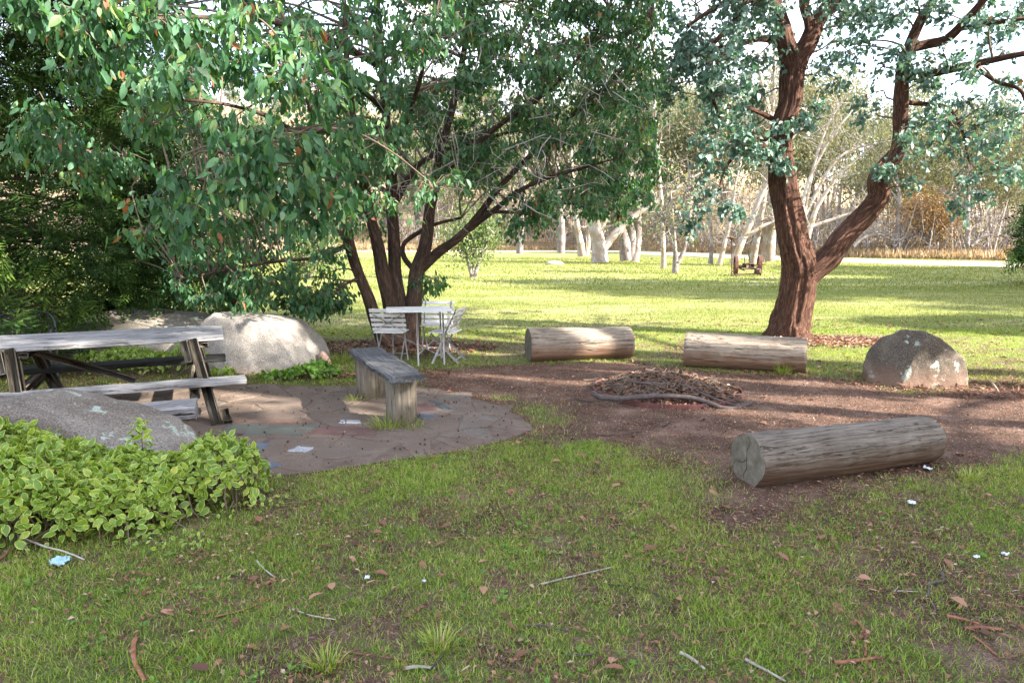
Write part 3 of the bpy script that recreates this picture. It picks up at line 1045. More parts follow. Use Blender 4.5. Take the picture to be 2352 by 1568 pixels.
for k, (y0, wd) in enumerate(((.24, .34), (-.14, .40))):
    g = slab(2.45, wd, .055, 80, 14, 4, .010, .014, 31 + k)
    ptp('plank', xf(g, None, (1.18, y0, .715 + .004 * k)), M['grey_plank'])
ptp('plank', xf(slab(2.4, .13, .05, 60, 6, 4, .008, .008, 37), None, (1.2, -.42, .712)), M['grey_plank'])
ptp('seat', xf(slab(2.75, .25, .05, 80, 10, 4, .010, .012, 41), None, (1.17, .735, .365)), M['grey_plank'])
ptp('seat', xf(slab(2.5, .24, .06, 80, 10, 4, .008, .010, 43), None, (1.18, -.62, .360)), M['black_plank'])
for xk in (.30, 1.72):
    ptp('leg', bar((xk - .08, .36, .69), (xk - .24, .93, -.02), .085, .13, (0, 1, 0)), M['leg_wood'])
    ptp('leg', bar((xk - .08, -.34, .69), (xk - .20, -.92, -.02), .085, .13, (0, 1, 0)), M['leg_wood'])
    ptp('cleat', bar((xk - .0, .40, .69), (xk - .04, .50, .50), .06, .11, (0, 1, 0)), M['leg_wood'])
    ptp('cross_beam', bar((xk - .07, -.80, .285), (xk - .07, .84, .285), .085, .10), M['leg_wood'])
    ptp('cross_beam', bar((xk - .165, -.42, .655), (xk - .165, .42, .655), .085, .05), M['leg_wood'])
    ptp('foot_block', bar((xk - .31, .90, .13), (xk - .33, .97, .03), .07, .075, (0, 1, 0)), M['leg_wood'])
ptp('brace', bar((1.62, .04, .67), (.75, .04, .30), .06, .06), M['leg_wood'])

# ------------------------------------------------------------------ white folding chairs and table
def tube_part(name, pts, r, mat, parent, n=24, sides=8):
    P = curve(pts, n) if len(pts) > 2 else np.array(pts, float)
    V_, F_, A = tubes(P, np.full(len(P), r), sides, True)
    return part(name, V_, F_, mat, parent, A, world=False)


def folding_chair(label, x, y, rz):
    """faces local +y; back at -y"""
    t = thing('folding_chair', label, 'chair', (x, y, 0), rz, 'white slatted folding chairs round the metal table')
    wp = M['white_paint']
    w = .19
    for s_ in (-1, 1):
        g = bar((s_ * w, -.20, .74), (s_ * w, .15, .0), .012, .026, (0, 1, 0)); part('frame', g[0], g[1], wp, t, g[2], world=False)
        g = bar((s_ * (w - .025), .17, .40), (s_ * (w - .025), -.22, .0), .012, .024, (0, 1, 0)); part('leg', g[0], g[1], wp, t, g[2], world=False)
    for k in range(5):
        z = .715 - k * .066
        yy = -.20 + (.74 - z) * .35 / .74 - .018
        g = slab(.46, .048, .014, 14, 4, 3, .002, .003, 50 + k)
        g = xf(g, [[1, 0, 0], [0, -.42, -.9], [0, .9, -.42]], (0, yy, z))
        g[0][:, 2] = g[0][:, 2]
        part('slat', g[0], g[1], wp, t, g[2], world=False)
    for k in range(7):
        g = slab(.40, .036, .014, 14, 4, 3, .003, .003, 60 + k)
        part('slat', g[0] + np.array([0, -.14 + k * .052, .415 + (k % 2) * .002]), g[1], wp, t, g[2], world=False)
    for z0, z1 in ((.66, .44), (.44, .66)):
        y0, y1 = -.20 + (.74 - z0) * .473 - .034, -.20 + (.74 - z1) * .473 - .034
        g = bar((-w, y0 - (.003 if z0 > .5 else 0), z0), (w, y1 - (.003 if z0 > .5 else 0), z1), .012, .006, (0, 1, 0)); part('brace', g[0], g[1], wp, t, g[2], world=False)
    g = bar((-w, -.16, .055), (w, -.16, .055), .012, .012); part('stretcher', g[0], g[1], wp, t, g[2], world=False)
    g = bar((-w, .10, .10), (w, .10, .10), .012, .012); part('stretcher', g[0], g[1], wp, t, g[2], world=False)
    return t


folding_chair('white slatted folding chair showing its crossed back brace beside the slab bench', -1.63, 9.12, R(-4))
folding_chair('white slatted folding chair behind the metal table with its back to the lawn', -1.10, 9.85, R(176))
folding_chair('white slatted folding chair turned side-on at the end of the metal table', -.88, 9.12, R(78))
tb = thing('folding_table', 'white folding metal table between the slatted chairs', 'table', (-1.25, 9.12, 0), R(10))
for k in range(6):
    g = slab(.86, .105, .018, 20, 4, 3, .003, .003, 70 + k)
    part('slat', g[0] + np.array([0, -.275 + k * .11, .712]), g[1], M['white_paint'], tb, g[2], world=False)
for s_ in (-1, 1):
    g = bar((s_ * .38, -.33, .693), (s_ * .38, .33, .693), .03, .018); part('rail', g[0], g[1], M['white_paint'], tb, g[2], world=False)
for a, b in (((-.18, -.30), (-.18, .0)), ((-.0, .30), (-.0, .30))):
    pass
for xk, yk in ((-.04, -.30), (.30, -.28), (-.36, .26), (.30, .26)):
    g = bar((xk, yk, .69), (xk + .01, yk - .02, 0), .022, .022, (0, 1, 0)); part('leg', g[0], g[1], M['white_paint'], tb, g[2], world=False)
g = bar((-.34, .24, .36), (.30, -.26, .10), .012, .014); part('brace', g[0], g[1], M['white_paint'], tb, g[2], world=False)
g = bar((-.04, -.30, .14), (.30, .24, .34), .012, .014); part('brace', g[0], g[1], M['white_paint'], tb, g[2], world=False)

# ------------------------------------------------------------------ black metal chair
bc = thing('metal_armchair', 'black metal chair with a curved hoop back behind the picnic table', 'chair', (-5.62, 7.75, 0), R(25))
bm_ = M['black_metal']
tube_part('back_hoop', [(-.30, .05, .0), (-.31, .10, .45), (-.28, .22, .72), (-.12, .30, .80), (.12, .30, .80), (.28, .22, .72), (.31, .10, .45), (.30, .05, .0)], .017, bm_, bc, 60)
for s_ in (-1, 1):
    tube_part('arm', [(s_ * .30, .16, .60), (s_ * .31, -.05, .62), (s_ * .31, -.22, .58), (s_ * .30, -.25, .40), (s_ * .30, -.24, .0)], .014, bm_, bc, 40)
for k in range(7):
    x_ = -.21 + k * .07
    tube_part('slat', [(x_, .24, .44), (x_ * 1.05, .285, .62), (x_, .29 - abs(x_) * .12, .775)], .009, bm_, bc, 12, 6)
g = slab(.58, .46, .025, 20, 16, 3, .004, .004, 80); part('seat', g[0] + np.array([0, -.0, .42]), g[1], bm_, bc, g[2], world=False)

# ------------------------------------------------------------------ rusty mower
mw = thing('hay_mower', 'rusty horse-drawn mower with two iron wheels standing on the far lawn', 'farm machine', tuple(np.append(G(1712, 633)[:2], 0)), R(12))


def iron_wheel(x, y, r, rz):
    hub = bpy.data.objects.new('wheel', None)
    V_, F_, A = [], [], []
    th = np.linspace(0, 2 * math.pi, 41)
    P = np.column_stack([np.zeros(41), np.cos(th) * r, np.sin(th) * r])
    geo = []
    for dx, rr in ((-.05, .022), (-.017, .022), (.017, .022), (.05, .022)):
        geo.append(tubes(P + np.array([dx, 0, 0]), np.full(41, rr), 6))
    rim = cat_geo(geo)
    Mx = rotz(rz)
    off = np.array([x, y, r])
    o = part('wheel', rim[0] @ Mx.T + off, rim[1], M['rust_red'], mw, rim[2], world=False)
    for k in range(10):
        a = k / 10 * 2 * math.pi
        g = tubes(np.array([[.07 * (1 if k % 2 else -1) * .6, 0, 0], [0, math.cos(a) * r, math.sin(a) * r]]), np.array([.016, .013]), 5)
        part('spoke', g[0] @ Mx.T + off, g[1], M['rust_red'], o, g[2], world=False)
    g = tubes(np.array([[-.1, 0, 0], [.1, 0, 0]]), np.array([.07, .07]), 10, True)
    part('hub', g[0] @ Mx.T + off, g[1], M['rust'], o, g[2], world=False)


iron_wheel(-.52, -.05, .44, R(-24)); iron_wheel(.74, .10, .44, R(-24))
tube_part('axle', [(-.52, -.05, .44), (.74, .10, .44)], .03, M['rust'], mw)
for a, b, w_, nm in (((-.75, -.4, .08), (.55, -.35, .10), .05, 'cutter_bar'), ((-.30, -.3, .30), (.45, -.2, .32), .07, 'frame_bar'), ((-.35, .3, .36), (.5, .35, .36), .06, 'frame_bar'),
                     ((-.3, -.4, .25), (-.2, .6, .42), .06, 'frame_bar'), ((.4, -.5, .25), (.35, .6, .42), .06, 'frame_bar'), ((.1, -.2, .4), (.3, .3, .95), .05, 'lever'),
                     ((-.85, -.3, .0), (-.92, -.25, 1.65), .035, 'upright_rod'), ((-.85, -.3, .2), (-.5, -.1, .3), .04, 'frame_bar'), ((-.1, -.1, .42), (.02, .2, .85), .03, 'lever')):
    g = bar(a, b, w_, w_, (0, 1, 0)); part(nm, g[0], g[1], M['rust'], mw, g[2], world=False)
g = box((.12, .0, .45), (.42, .34, .20)); part('gear_case', g[0], g[1], M['rust'], mw, g[2], world=False)
g = tubes(np.array([[.42, -.3, .12], [.42, -.3, .30], [.42, -.3, .34]]), np.array([.16, .14, .05]), 14, True); part('gear_case', g[0], g[1], M['rust'], mw, g[2], world=False)
g = tubes(np.array([[-.92, -.25, 1.62], [-.92, -.25, 1.66], [-.92, -.25, 1.70]]), np.array([.08, .19, .21]), 14, True); part('seat', g[0], g[1], M['rust_red'], mw, g[2], world=False)

# ------------------------------------------------------------------ fire pit
fc_ = np.array([G(1542, 915)[0] + .02, 7.30])
fp = thing('fire_pit', 'round rusty steel fire ring heaped with dry leaves', 'fire pit', (fc_[0], fc_[1], 0))
th = np.arange(96) / 96 * 2 * math.pi
prof = [(.80, -.03), (.80, .045), (.785, .045), (.785, -.03)]
V_ = np.array([[math.cos(a) * r_, math.sin(a) * r_, z_] for a in th for r_, z_ in prof])
i_ = np.arange(96 * 4).reshape(96, 4); b_ = np.roll(i_, -1, 0)
Qr = np.concatenate([np.stack([i_[:, k], b_[:, k], b_[:, (k + 1) % 4], i_[:, (k + 1) % 4]], -1) for k in range(3)])
part('ring', V_, [Qr], M['dust_steel'], fp, smooth=False, world=False)


def pile_z(x, y):
    r = np.hypot(x, y)
    return .18 * np.maximum(0, 1 - (r / .78) ** 1.5) * (1 + .25 * n2(x, y, 3, 2, 77)) + .01


LA0, LA1 = leaf_tpl(.24, .08, lod=0, fold=.06), leaf_tpl(.25, .09)
DL = leaf_tpl(.26, .16, fold=.10)
n = 5200
rr, aa = np.sqrt(rng.random(n)) * .77, rng.random(n) * 2 * math.pi
X_, Y_ = rr * np.cos(aa), rr * np.sin(aa)
Z_ = pile_z(X_, Y_) + rng.normal(0, .008, n)
d_ = unit(np.stack([rng.normal(size=n), rng.normal(size=n), rng.normal(0, .35, n)], -1))
nn = unit(np.stack([rng.normal(0, .45, n), rng.normal(0, .45, n), np.ones(n)], -1))
g = scatter(DL, np.stack([X_, Y_, Z_], -1), d_, nn, rng.uniform(.03, .085, n) * 1.0, {'tint': np.clip(rng.beta(1.5, 2.4, n), 0, .93)})
gm = np.meshgrid(np.linspace(-.78, .78, 40), np.linspace(-.78, .78, 40), indexing='ij')
pv = np.stack([gm[0], gm[1], np.where(np.hypot(gm[0], gm[1]) < .78, pile_z(gm[0], gm[1]) - .012, -.03)], -1).reshape(-1, 3)
pi = np.arange(1600).reshape(40, 40)
part('ash_bed', pv, [np.stack([pi[:-1, :-1], pi[1:, :-1], pi[1:, 1:], pi[:-1, 1:]], -1).reshape(-1, 4)], M['dark_stick'], fp, world=False)
part('leaf_heap', g[0], g[1], M['deadleaf'], fp, g[2], smooth=False, kind='stuff', world=False)
ntw = 700
a0 = np.stack([rng.uniform(-.7, .7, ntw), rng.uniform(-.6, .6, ntw)], -1)
dd = rng.normal(size=(ntw, 2)) * .13
P = np.stack([np.column_stack([a0, pile_z(a0[:, 0], a0[:, 1]) + .01]), np.column_stack([a0 + dd, pile_z(a0[:, 0] + dd[:, 0], a0[:, 1] + dd[:, 1]) + rng.uniform(.01, .05, ntw)])], 1)
g = tubes(P, np.full((ntw, 2), .004), 4)
part('twigs', g[0], g[1], M['twig'], fp, g[2], kind='stuff', world=False)


def stick(name, label, pts, r, mat, cat='stick', taper=.5, n=30, fork=None, group=None, flat=1.0):
    P = curve(np.array(pts, float), n)
    P = P + np.stack([n2(P[:, 0] * 3, P[:, 1] * 3, 3, 2, 1) * r * .8, n2(P[:, 0] * 3, P[:, 1], 3, 2, 4) * r * .8, P[:, 0] * 0], -1)
    Rr = r * (1 - (1 - taper) * np.linspace(0, 1, n)) * (1 + .15 * n2(np.arange(n) * .5, np.zeros(n), 1, 2, 8))
    V_, F_, A = tubes(P, Rr, 9, True)
    if flat != 1.0: V_[:, 2] = (V_[:, 2] - r) * flat + r * .9
    c = P.mean(0)
    V_ = V_ - c
    o = link(name, mesh(name, V_, F_, mat, A), None, c.tolist())
    return props(o, label, cat, group)


def on_pit(u, v, Y, dz=0): return px(u, v, Y)


stick('branch', 'thick crooked grey branch lying across the front of the fire pit', [px(1361, 903, 6.72), px(1378, 911, 6.64), px(1425, 915, 6.60), px(1500, 909, 6.62), px(1580, 912, 6.60), px(1630, 925, 6.55),
                                                                                  px(1660, 936, 6.52), px(1695, 936, 6.55), px(1728, 923, 6.66)], .030, M['grey_stick'], 'branch', .62, 60)
stick('branch', 'slender grey branch curving over the top of the leaf heap', [px(1440, 876, 7.15), px(1490, 880, 7.0), px(1545, 882, 6.95), px(1590, 893, 6.85), px(1630, 911, 6.72), px(1690, 931, 6.62)], .013, M['grey_stick'], 'branch', .9, 50)
stick('branch', 'short dark branch on the edge of the fire pit', [px(1615, 905, 7.0), px(1665, 911, 6.85), px(1700, 924, 6.7)], .010, M['dark_stick'], 'branch')
stick('twig', 'bare white forked twig standing out of the leaf heap', [px(1479, 872, 7.3), px(1484, 861, 7.35), px(1492, 853, 7.35), px(1505, 844, 7.35)], .007, M['pale_twig'], 'twig')
stick('twig', 'curved dark twig lying beside the fire ring', [G(1320, 918) + [0, 0, .01], G(1355, 925) + [0, 0, .012], G(1372, 920) + [0, 0, .02]], .007, M['dark_stick'], 'twig')

# ------------------------------------------------------------------ trees: shared machinery
def grow_tree(name, label, base, stems, clumps, leafmat, barkmat, lmean, tpl_near, tpl_far, near_n, tint=(2, 2.4), droop=.9, leaves_per=11, spread=.16, twm='twig',
              extra_twigs=None, hi_sides=40, wscale=1.0, cat='tree', spray_r=.0035, near_big=None):
    """stems: (partname, [(u,v,Y,rpx)...]); clumps: array rows (x,y,z,rad,nsprays)"""
    t = thing(name, label, cat, base)
    nodes = []
    def dp(g, rr):
        a = fbm(g * np.array([1.5, 14, 14]), 3, 5)
        a = np.clip(a * 1.6, -1, 1)
        b = fbm(g * np.array([2.0, 3, 3]), 3, 8)
        c = fbm(g * np.array([3, 30, 30]), 2, 9)
        return 1 + np.clip(.20 - rr * .2, .05, .15) * a + .09 * b + .05 * c
    for nm, pts in stems:
        W4 = []
        for p in pts:
            u, v, Y, r = p
            q = px(u, v, Y)
            W4.append([*q, rpx(r, u, v, Y)])
        C = curve(W4, max(24, 22 * (len(pts) - 1)))
        C[:, 3] = np.maximum(C[:, 3], .006)
        if C[0, 2] < .25: C[:, 3] *= 1 + .16 * np.exp(-np.maximum(C[:, 2], 0) / .14)
        V_, F_, A = tubes(C[:, :3], C[:, 3], hi_sides if C[0, 3] > .05 else 12, False, dp)
        part(nm, V_, F_, barkmat, t, A)
        nodes.append(C)
    N = np.concatenate(nodes)
    N = N[N[:, 2] > .8]
    # clump limbs
    lp, lr = [], []
    cl = np.array(clumps, float)
    for c in cl:
        d = np.linalg.norm(N[:, :3] - c[:3], axis=1) + .6 * np.maximum(0, N[:, 2] - c[2]) - 1.5 * np.minimum(N[:, 3], .04)
        k = np.argmin(d)
        a = N[k, :3]; b = c[:3]
        m1 = a * .66 + b * .34 + np.array([0, 0, .10]) * np.linalg.norm(b - a) + rng.normal(0, .04, 3)
        m2 = a * .33 + b * .67 + np.array([0, 0, .12]) * np.linalg.norm(b - a) + rng.normal(0, .05, 3)
        lp.append(curve([a, m1, m2, b], 12)); r0 = min(N[k, 3] * .6, .010 + .010 * np.linalg.norm(b - a))
        lr.append(np.linspace(r0, .006, 12))
    lp, lr = np.array(lp), np.array(lr)
    geo = [tubes(lp, lr, 6)]
    # sprays
    SP, SC = [], []
    for c in cl:
        k = int(c[4])
        q = unit(rng.normal(size=(k, 3))) * (rng.random((k, 1)) ** .45) * c[3] * np.array([1, 1, .75])
        SP.append(c[:3] + q); SC.append(np.repeat(c[None, :3] + rng.normal(0, .02, (1, 3)), k, 0))
    SP, SC = np.concatenate(SP), np.concatenate(SC)
    ok = SP[:, 2] > .35
    SP, SC = SP[ok], SC[ok]
    mid = (SP + SC) / 2 + np.array([0, 0, .05]) + rng.normal(0, .03, SP.shape)
    geo.append(tubes(np.stack([SC, mid, SP], 1), np.repeat([[spray_r * 1.6, spray_r * 1.2, spray_r * .7]], len(SP), 0), 3))
    if extra_twigs is not None: part('bare_twigs', extra_twigs[0], extra_twigs[1], M['pale_twig'], t, extra_twigs[2], kind='stuff')
    g = cat_geo(geo)
    part('twigs', g[0], g[1], M[twm], t, g[2], kind='stuff')
    # leaves along each spray end
    k = len(SP); n = k * leaves_per
    ax = unit(SP - SC + np.array([0, 0, -.05]))
    i = np.repeat(np.arange(k), leaves_per)
    pos = SP[i] + ax[i] * rng.uniform(-spread, spread * .4, (n, 1)) + rng.normal(0, spread * .28, (n, 3))
    X = unit(rng.normal(0, .55, (n, 3)) + ax[i] * .35 + np.array([0, 0, -droop]))
    Zn = unit(rng.normal(0, .8, (n, 3)) + np.array([.1, -.7, .4]))
    sc = (lmean if not near_big else np.where(np.repeat(np.linalg.norm(SP, axis=1) < 7.9, leaves_per), near_big, lmean)) * rng.uniform(.6, 1.25, n)
    ct = rng.normal(0, .12, k)[i]
    tn = np.clip(rng.beta(tint[0], tint[1], n) * .82 + ct + (rng.random(n) > .985) * .5, 0, 1)
    dist = np.linalg.norm(pos - np.array([0, 0, CAMZ]), axis=1)
    inv = (np.abs(pos[:, 0]) < pos[:, 1] * .76) & (pos[:, 2] < CAMZ + pos[:, 1] * .36)
    order = np.argsort(np.where(inv, dist / sc, 1e9))
    singles = order[:near_n]
    rest = np.ones(n, bool); rest[singles] = False
    near = rest & (dist < 8.5)
    farl = rest & ~near
    gs = []
    for mask, tp in ((near, tpl_near), (farl, tpl_far)):
        if mask.any():
            s3 = np.stack([sc[mask], sc[mask] * wscale * rng.uniform(.62, 1.2, mask.sum()), sc[mask] * rng.uniform(.2, 2.2, mask.sum())], -1)
            gs.append(scatter(tp, pos[mask], X[mask], Zn[mask], s3, {'tint': tn[mask]}))
    g = cat_geo(gs)
    part('foliage', g[0], g[1], leafmat, t, g[2], smooth=True, kind='stuff')
    mv = [mesh('leaf', tpl_near[0] * np.array([1, wscale, 1]), tpl_near[1], leafmat, {'tint': np.full(len(tpl_near[0]), v_)}) for v_ in (.12, .25, .38, .5, .62, .78)]
    b0 = Vector(base)
    for j in singles:
        x_, z_ = Vector(X[j]), Vector(Zn[j])
        y_ = z_.cross(x_).normalized(); z_ = x_.cross(y_)
        Mm = Matrix((x_, y_, z_)).transposed().to_4x4()
        o = bpy.data.objects.new('leaf', mv[int(rng.integers(0, 6))])
        o.parent = t
        o.matrix_basis = Matrix.Translation(Vector(pos[j]) - b0) @ Mm @ Matrix.Scale(float(sc[j]), 4)
        COL.objects.link(o)
    return t


def region(n, u0, u1, v0, v1, Y0, Y1, rad, ns, zmin=.6, keep=None):
    out = []
    while len(out) < n:
        u, v, Y = rng.uniform(u0, u1), rng.uniform(v0, v1), rng.uniform(Y0, Y1)
        p = px(u, v, Y)
        if p[2] < zmin: continue
        if keep and not keep(u, v, Y): continue
        out.append([*p, rad * rng.uniform(.7, 1.3), ns])
    return out


def spots(lst, rad=.32, ns=20):
    return [[*px(u, v, Y), (x[0] if len(x) > 0 else rad), (x[1] if len(x) > 1 else ns)] for (u, v, Y, *x) in lst]


# --- the spreading many-stemmed gum (centre)
b_ = G(920, 788)
Yb = b_[1]
st = [
    ('trunk', [(930, 795, Yb, 24), (922, 740, Yb, 19), (918, 700, Yb, 17), (908, 624, Yb, 15), (905, 549, Yb, 14), (899, 473, Yb, 13), (899, 398, 10.6, 12), (890, 307, 10.5, 11), (878, 150, 10.3, 9), (865, 0, 10.0, 7), (850, -200, 9.8, 4)]),
    ('trunk', [(905, 790, Yb - .1, 22), (900, 720, Yb - .1, 17), (881, 633, Yb - .2, 16), (868, 564, Yb - .3, 14), (850, 497, Yb - .4, 12), (841, 443, 10.1, 11), (820, 330, 9.6, 9), (800, 180, 9.2, 7), (790, 0, 8.9, 5)]),
    ('trunk', [(890, 790, Yb - .2, 20), (866, 748, Yb - .3, 15), (844, 679, Yb - .4, 14), (820, 618, Yb - .5, 13), (803, 564, Yb - .7, 12), (795, 510, 9.7, 10), (770, 420, 9.2, 8), (730, 320, 8.6, 6), (700, 200, 8.0, 4)]),
    ('trunk', [(940, 795, Yb, 24), (950, 694, Yb, 18), (959, 624, Yb, 17), (977, 564, Yb, 15), (986, 488, Yb, 13), (996, 437, Yb, 12), (1007, 385, Yb, 11), (1020, 320, 10.7, 10), (1050, 200, 10.7, 8), (1085, 0, 10.6, 6), (1100, -150, 10.5, 4)]),
    ('limb', [(968, 615, Yb, 12), (1000, 585, Yb, 11), (1038, 558, 10.6, 10), (1068, 531, 10.6, 9), (1104, 488, 10.5, 8), (1150, 428, 10.5, 6.5), (1225, 350, 10.4, 5.5), (1330, 250, 10.3, 4.5), (1420, 170, 10.2, 3.5), (1500, 60, 10.1, 2.5)]),
    ('limb', [(1072, 530, 10.6, 7), (1132, 485, 10.4, 6), (1195, 437, 10.2, 5), (1256, 410, 10.0, 4), (1340, 385, 9.8, 3), (1430, 360, 9.6, 2)]),
    ('limb', [(1000, 410, Yb, 8), (1029, 390, 10.6, 7.5), (1089, 337, 10.4, 7), (1150, 285, 10.2, 6), (1250, 215, 10.0, 5), (1340, 120, 9.8, 4), (1400, 20, 9.7, 3)]),
    ('limb', [(1110, 486, 10.5, 4), (1170, 487, 10.3, 4), (1225, 485, 10.2, 3), (1290, 467, 10.0, 2.5), (1360, 480, 9.9, 1.6)]),
    ('limb', [(905, 470, Yb, 8), (960, 380, 10.8, 6), (1030, 345, 10.9, 5), (1110, 320, 11, 4), (1200, 300, 11, 3), (1330, 300, 11, 2)]),
    ('limb', [(950, 620, Yb + .1, 6), (928, 590, 10.9, 6), (928, 560, 11, 5), (960, 535, 11.1, 5), (1000, 515, 11.1, 4), (1060, 500, 11.2, 3)]),
    ('limb', [(850, 470, 10.3, 8), (780, 380, 9.4, 6.5), (700, 320, 8.2, 6), (620, 270, 7.0, 5), (520, 240, 6.1, 4), (420, 230, 5.6, 3)]),
    ('limb', [(815, 330, 9.6, 7), (740, 300, 8.4, 6), (660, 300, 7.2, 6), (580, 310, 6.3, 5), (500, 350, 5.8, 4)]),
    ('limb', [(803, 545, 9.9, 7), (700, 500, 9.2, 5), (560, 450, 8.5, 4.5), (420, 400, 7.9, 4), (280, 370, 7.4, 3.5), (150, 330, 7.0, 2.5)]),
    ('limb', [(800, 560, 10.0, 6), (740, 590, 9.8, 4), (640, 600, 9.5, 3.5), (520, 620, 9.2, 3), (420, 640, 9.0, 2)]),
    ('limb', [(865, 150, 10.2, 7), (760, 90, 9.0, 6), (620, 50, 7.6, 6), (450, 40, 6.6, 5), (280, 40, 6.0, 4), (100, 30, 5.8, 2.5)]),
    ('limb', [(880, 250, 10.4, 7), (820, 200, 9.2, 6), (760, 170, 8.0, 6), (700, 150, 7.0, 5), (640, 150, 6.2, 4)]),
    ('limb', [(900, 330, 10.5, 6), (930, 290, 9.6, 5), (960, 200, 8.8, 4.5), (980, 120, 8.2, 4), (1000, 40, 7.8, 3)]),
    ('limb', [(820, 640, 10.1, 4), (790, 655, 9.9, 3), (740, 690, 9.6, 2.2), (680, 705, 9.3, 1.6)]),
]
cl = []
# hanging sprays near the camera
cl += spots([(680, 160, 6.2), (620, 190, 6.0), (740, 200, 6.4), (800, 180, 6.8), (560, 150, 6.2), (640, 110, 6.3), (700, 100, 6.5),
             (540, 330, 5.7), (600, 300, 5.8), (660, 330, 5.9), (720, 360, 6.1), (780, 380, 6.3), (620, 380, 5.7), (560, 390, 5.6), (690, 420, 5.9), (740, 450, 6.1), (500, 300, 5.9),
             (600, 440, 5.7), (520, 430, 5.7), (660, 480, 5.9), (790, 450, 6.6), (720, 510, 6.2), (800, 330, 6.8), (820, 300, 7.2),
             (440, 190, 5.8), (400, 170, 5.8), (360, 200, 6.0), (480, 140, 6.0), (340, 290, 6.3), (430, 410, 6.2), (370, 480, 6.5), (330, 540, 6.8), (470, 500, 6.2), (420, 540, 6.3),
             (120, 260, 6.6), (90, 290, 6.6), (150, 300, 6.6), (60, 330, 6.7), (120, 330, 6.7), (180, 380, 6.7), (230, 370, 6.9), (290, 360, 6.9), (200, 400, 6.9),
             (40, 20, 5.6), (90, 40, 5.6), (150, 50, 5.7), (210, 90, 5.8), (270, 60, 5.9), (330, 40, 6.0), (390, 60, 6.0), (450, 70, 6.1), (520, 60, 6.2), (580, 40, 6.3), (240, 10, 5.8), (180, 160, 6.2), (300, 130, 6.2),
             (860, 90, 7.2), (920, 70, 7.4), (980, 60, 7.6), (1040, 40, 7.8), (900, 130, 7.4), (960, 110, 7.7)], .24, 15)
for c in cl: c[3] = .27; c[4] = 8
# sunlit tips on the right side
cl += [[*px(u, v, Y), .28, 9] for u, v, Y in ((1330, 300, 9.6), (1280, 320, 9.6), (1220, 310, 9.7), (1370, 330, 9.5), (1400, 290, 9.6), (1180, 340, 9.6), (1070, 360, 9.6), (1030, 375, 9.6), (1420, 240, 9.8),
                                              (1480, 200, 10), (1440, 150, 10), (1390, 200, 10), (1500, 130, 10.2), (1300, 100, 10), (1240, 60, 9.9))]
# body of the crown
cl += region(84, 300, 1010, -160, 450, 7.2, 12.5, .42, 11)
cl += region(30, 420, 900, 330, 560, 8.0, 12.0, .36, 9)
cl += region(150, 900, 1500, -180, 290, 8.8, 13.0, .42, 11)
cl += region(26, 850, 1150, 200, 440, 10.6, 13.0, .40, 9)
cl += region(44, 860, 1490, -160, 130, 9.2, 12.5, .42, 12)
cl += region(46, 1050, 1520, 240, 420, 9.4, 12.6, .34, 9)
cl += region(20, 1180, 1430, 420, 545, 9.2, 11.2, .22, 6)
cl += region(16, 1330, 1490, 330, 480, 9.2, 11.2, .3, 9)
cl += region(30, 380, 800, 570, 685, 8.8, 11.0, .24, 7)
cl += region(15, 220, 640, 430, 640, 8.6, 11.5, .34, 9, .6)
cl += region(26, 640, 800, 660, 715, 8.8, 10.2, .16, 4, .45)
cl += region(14, 480, 640, 640, 715, 8.6, 10.2, .2, 6, .45)
cl += region(5, 960, 1030, 640, 690, 10.6, 11.3, .14, 4, .6)
cl += region(90, 100, 1500, -900, -150, 7.5, 13, .6, 12)
nb = 420
q0 = np.array([px(rng.uniform(860, 1420), rng.uniform(60, 470), rng.uniform(9.0, 11.0)) for _ in range(nb)])
dv = unit(rng.normal(size=(nb, 3)) + np.array([.5, 0, 0])) * rng.uniform(.25, .8, (nb, 1))
bend = rng.normal(0, .10, (nb, 3))
bt = tubes(np.stack([q0, q0 + dv * .33 + bend * .7, q0 + dv * .66 + bend, q0 + dv + bend * .2 + np.array([0, 0, -.12])], 1), np.repeat([[.007, .006, .004, .002]], nb, 0) * rng.uniform(.6, 1.3, (nb, 1)), 4)
Tnear = leaf_tpl(.21, .09, ws=(.85, 1.0, .66), fold=.045)
Tfar = leaf_tpl(.25, .08, lod=0, fold=.05)
grow_tree('gum_tree', 'wide many-stemmed gum tree with broad drooping green leaves behind the slab bench', (b_[0], Yb, 0), st, cl, M['gumleaf'], M['grey_bark'], .098, Tnear, Tfar, 300,
          tint=(2.2, 2.2), extra_twigs=bt, leaves_per=11, near_big=.114, droop=1.15)

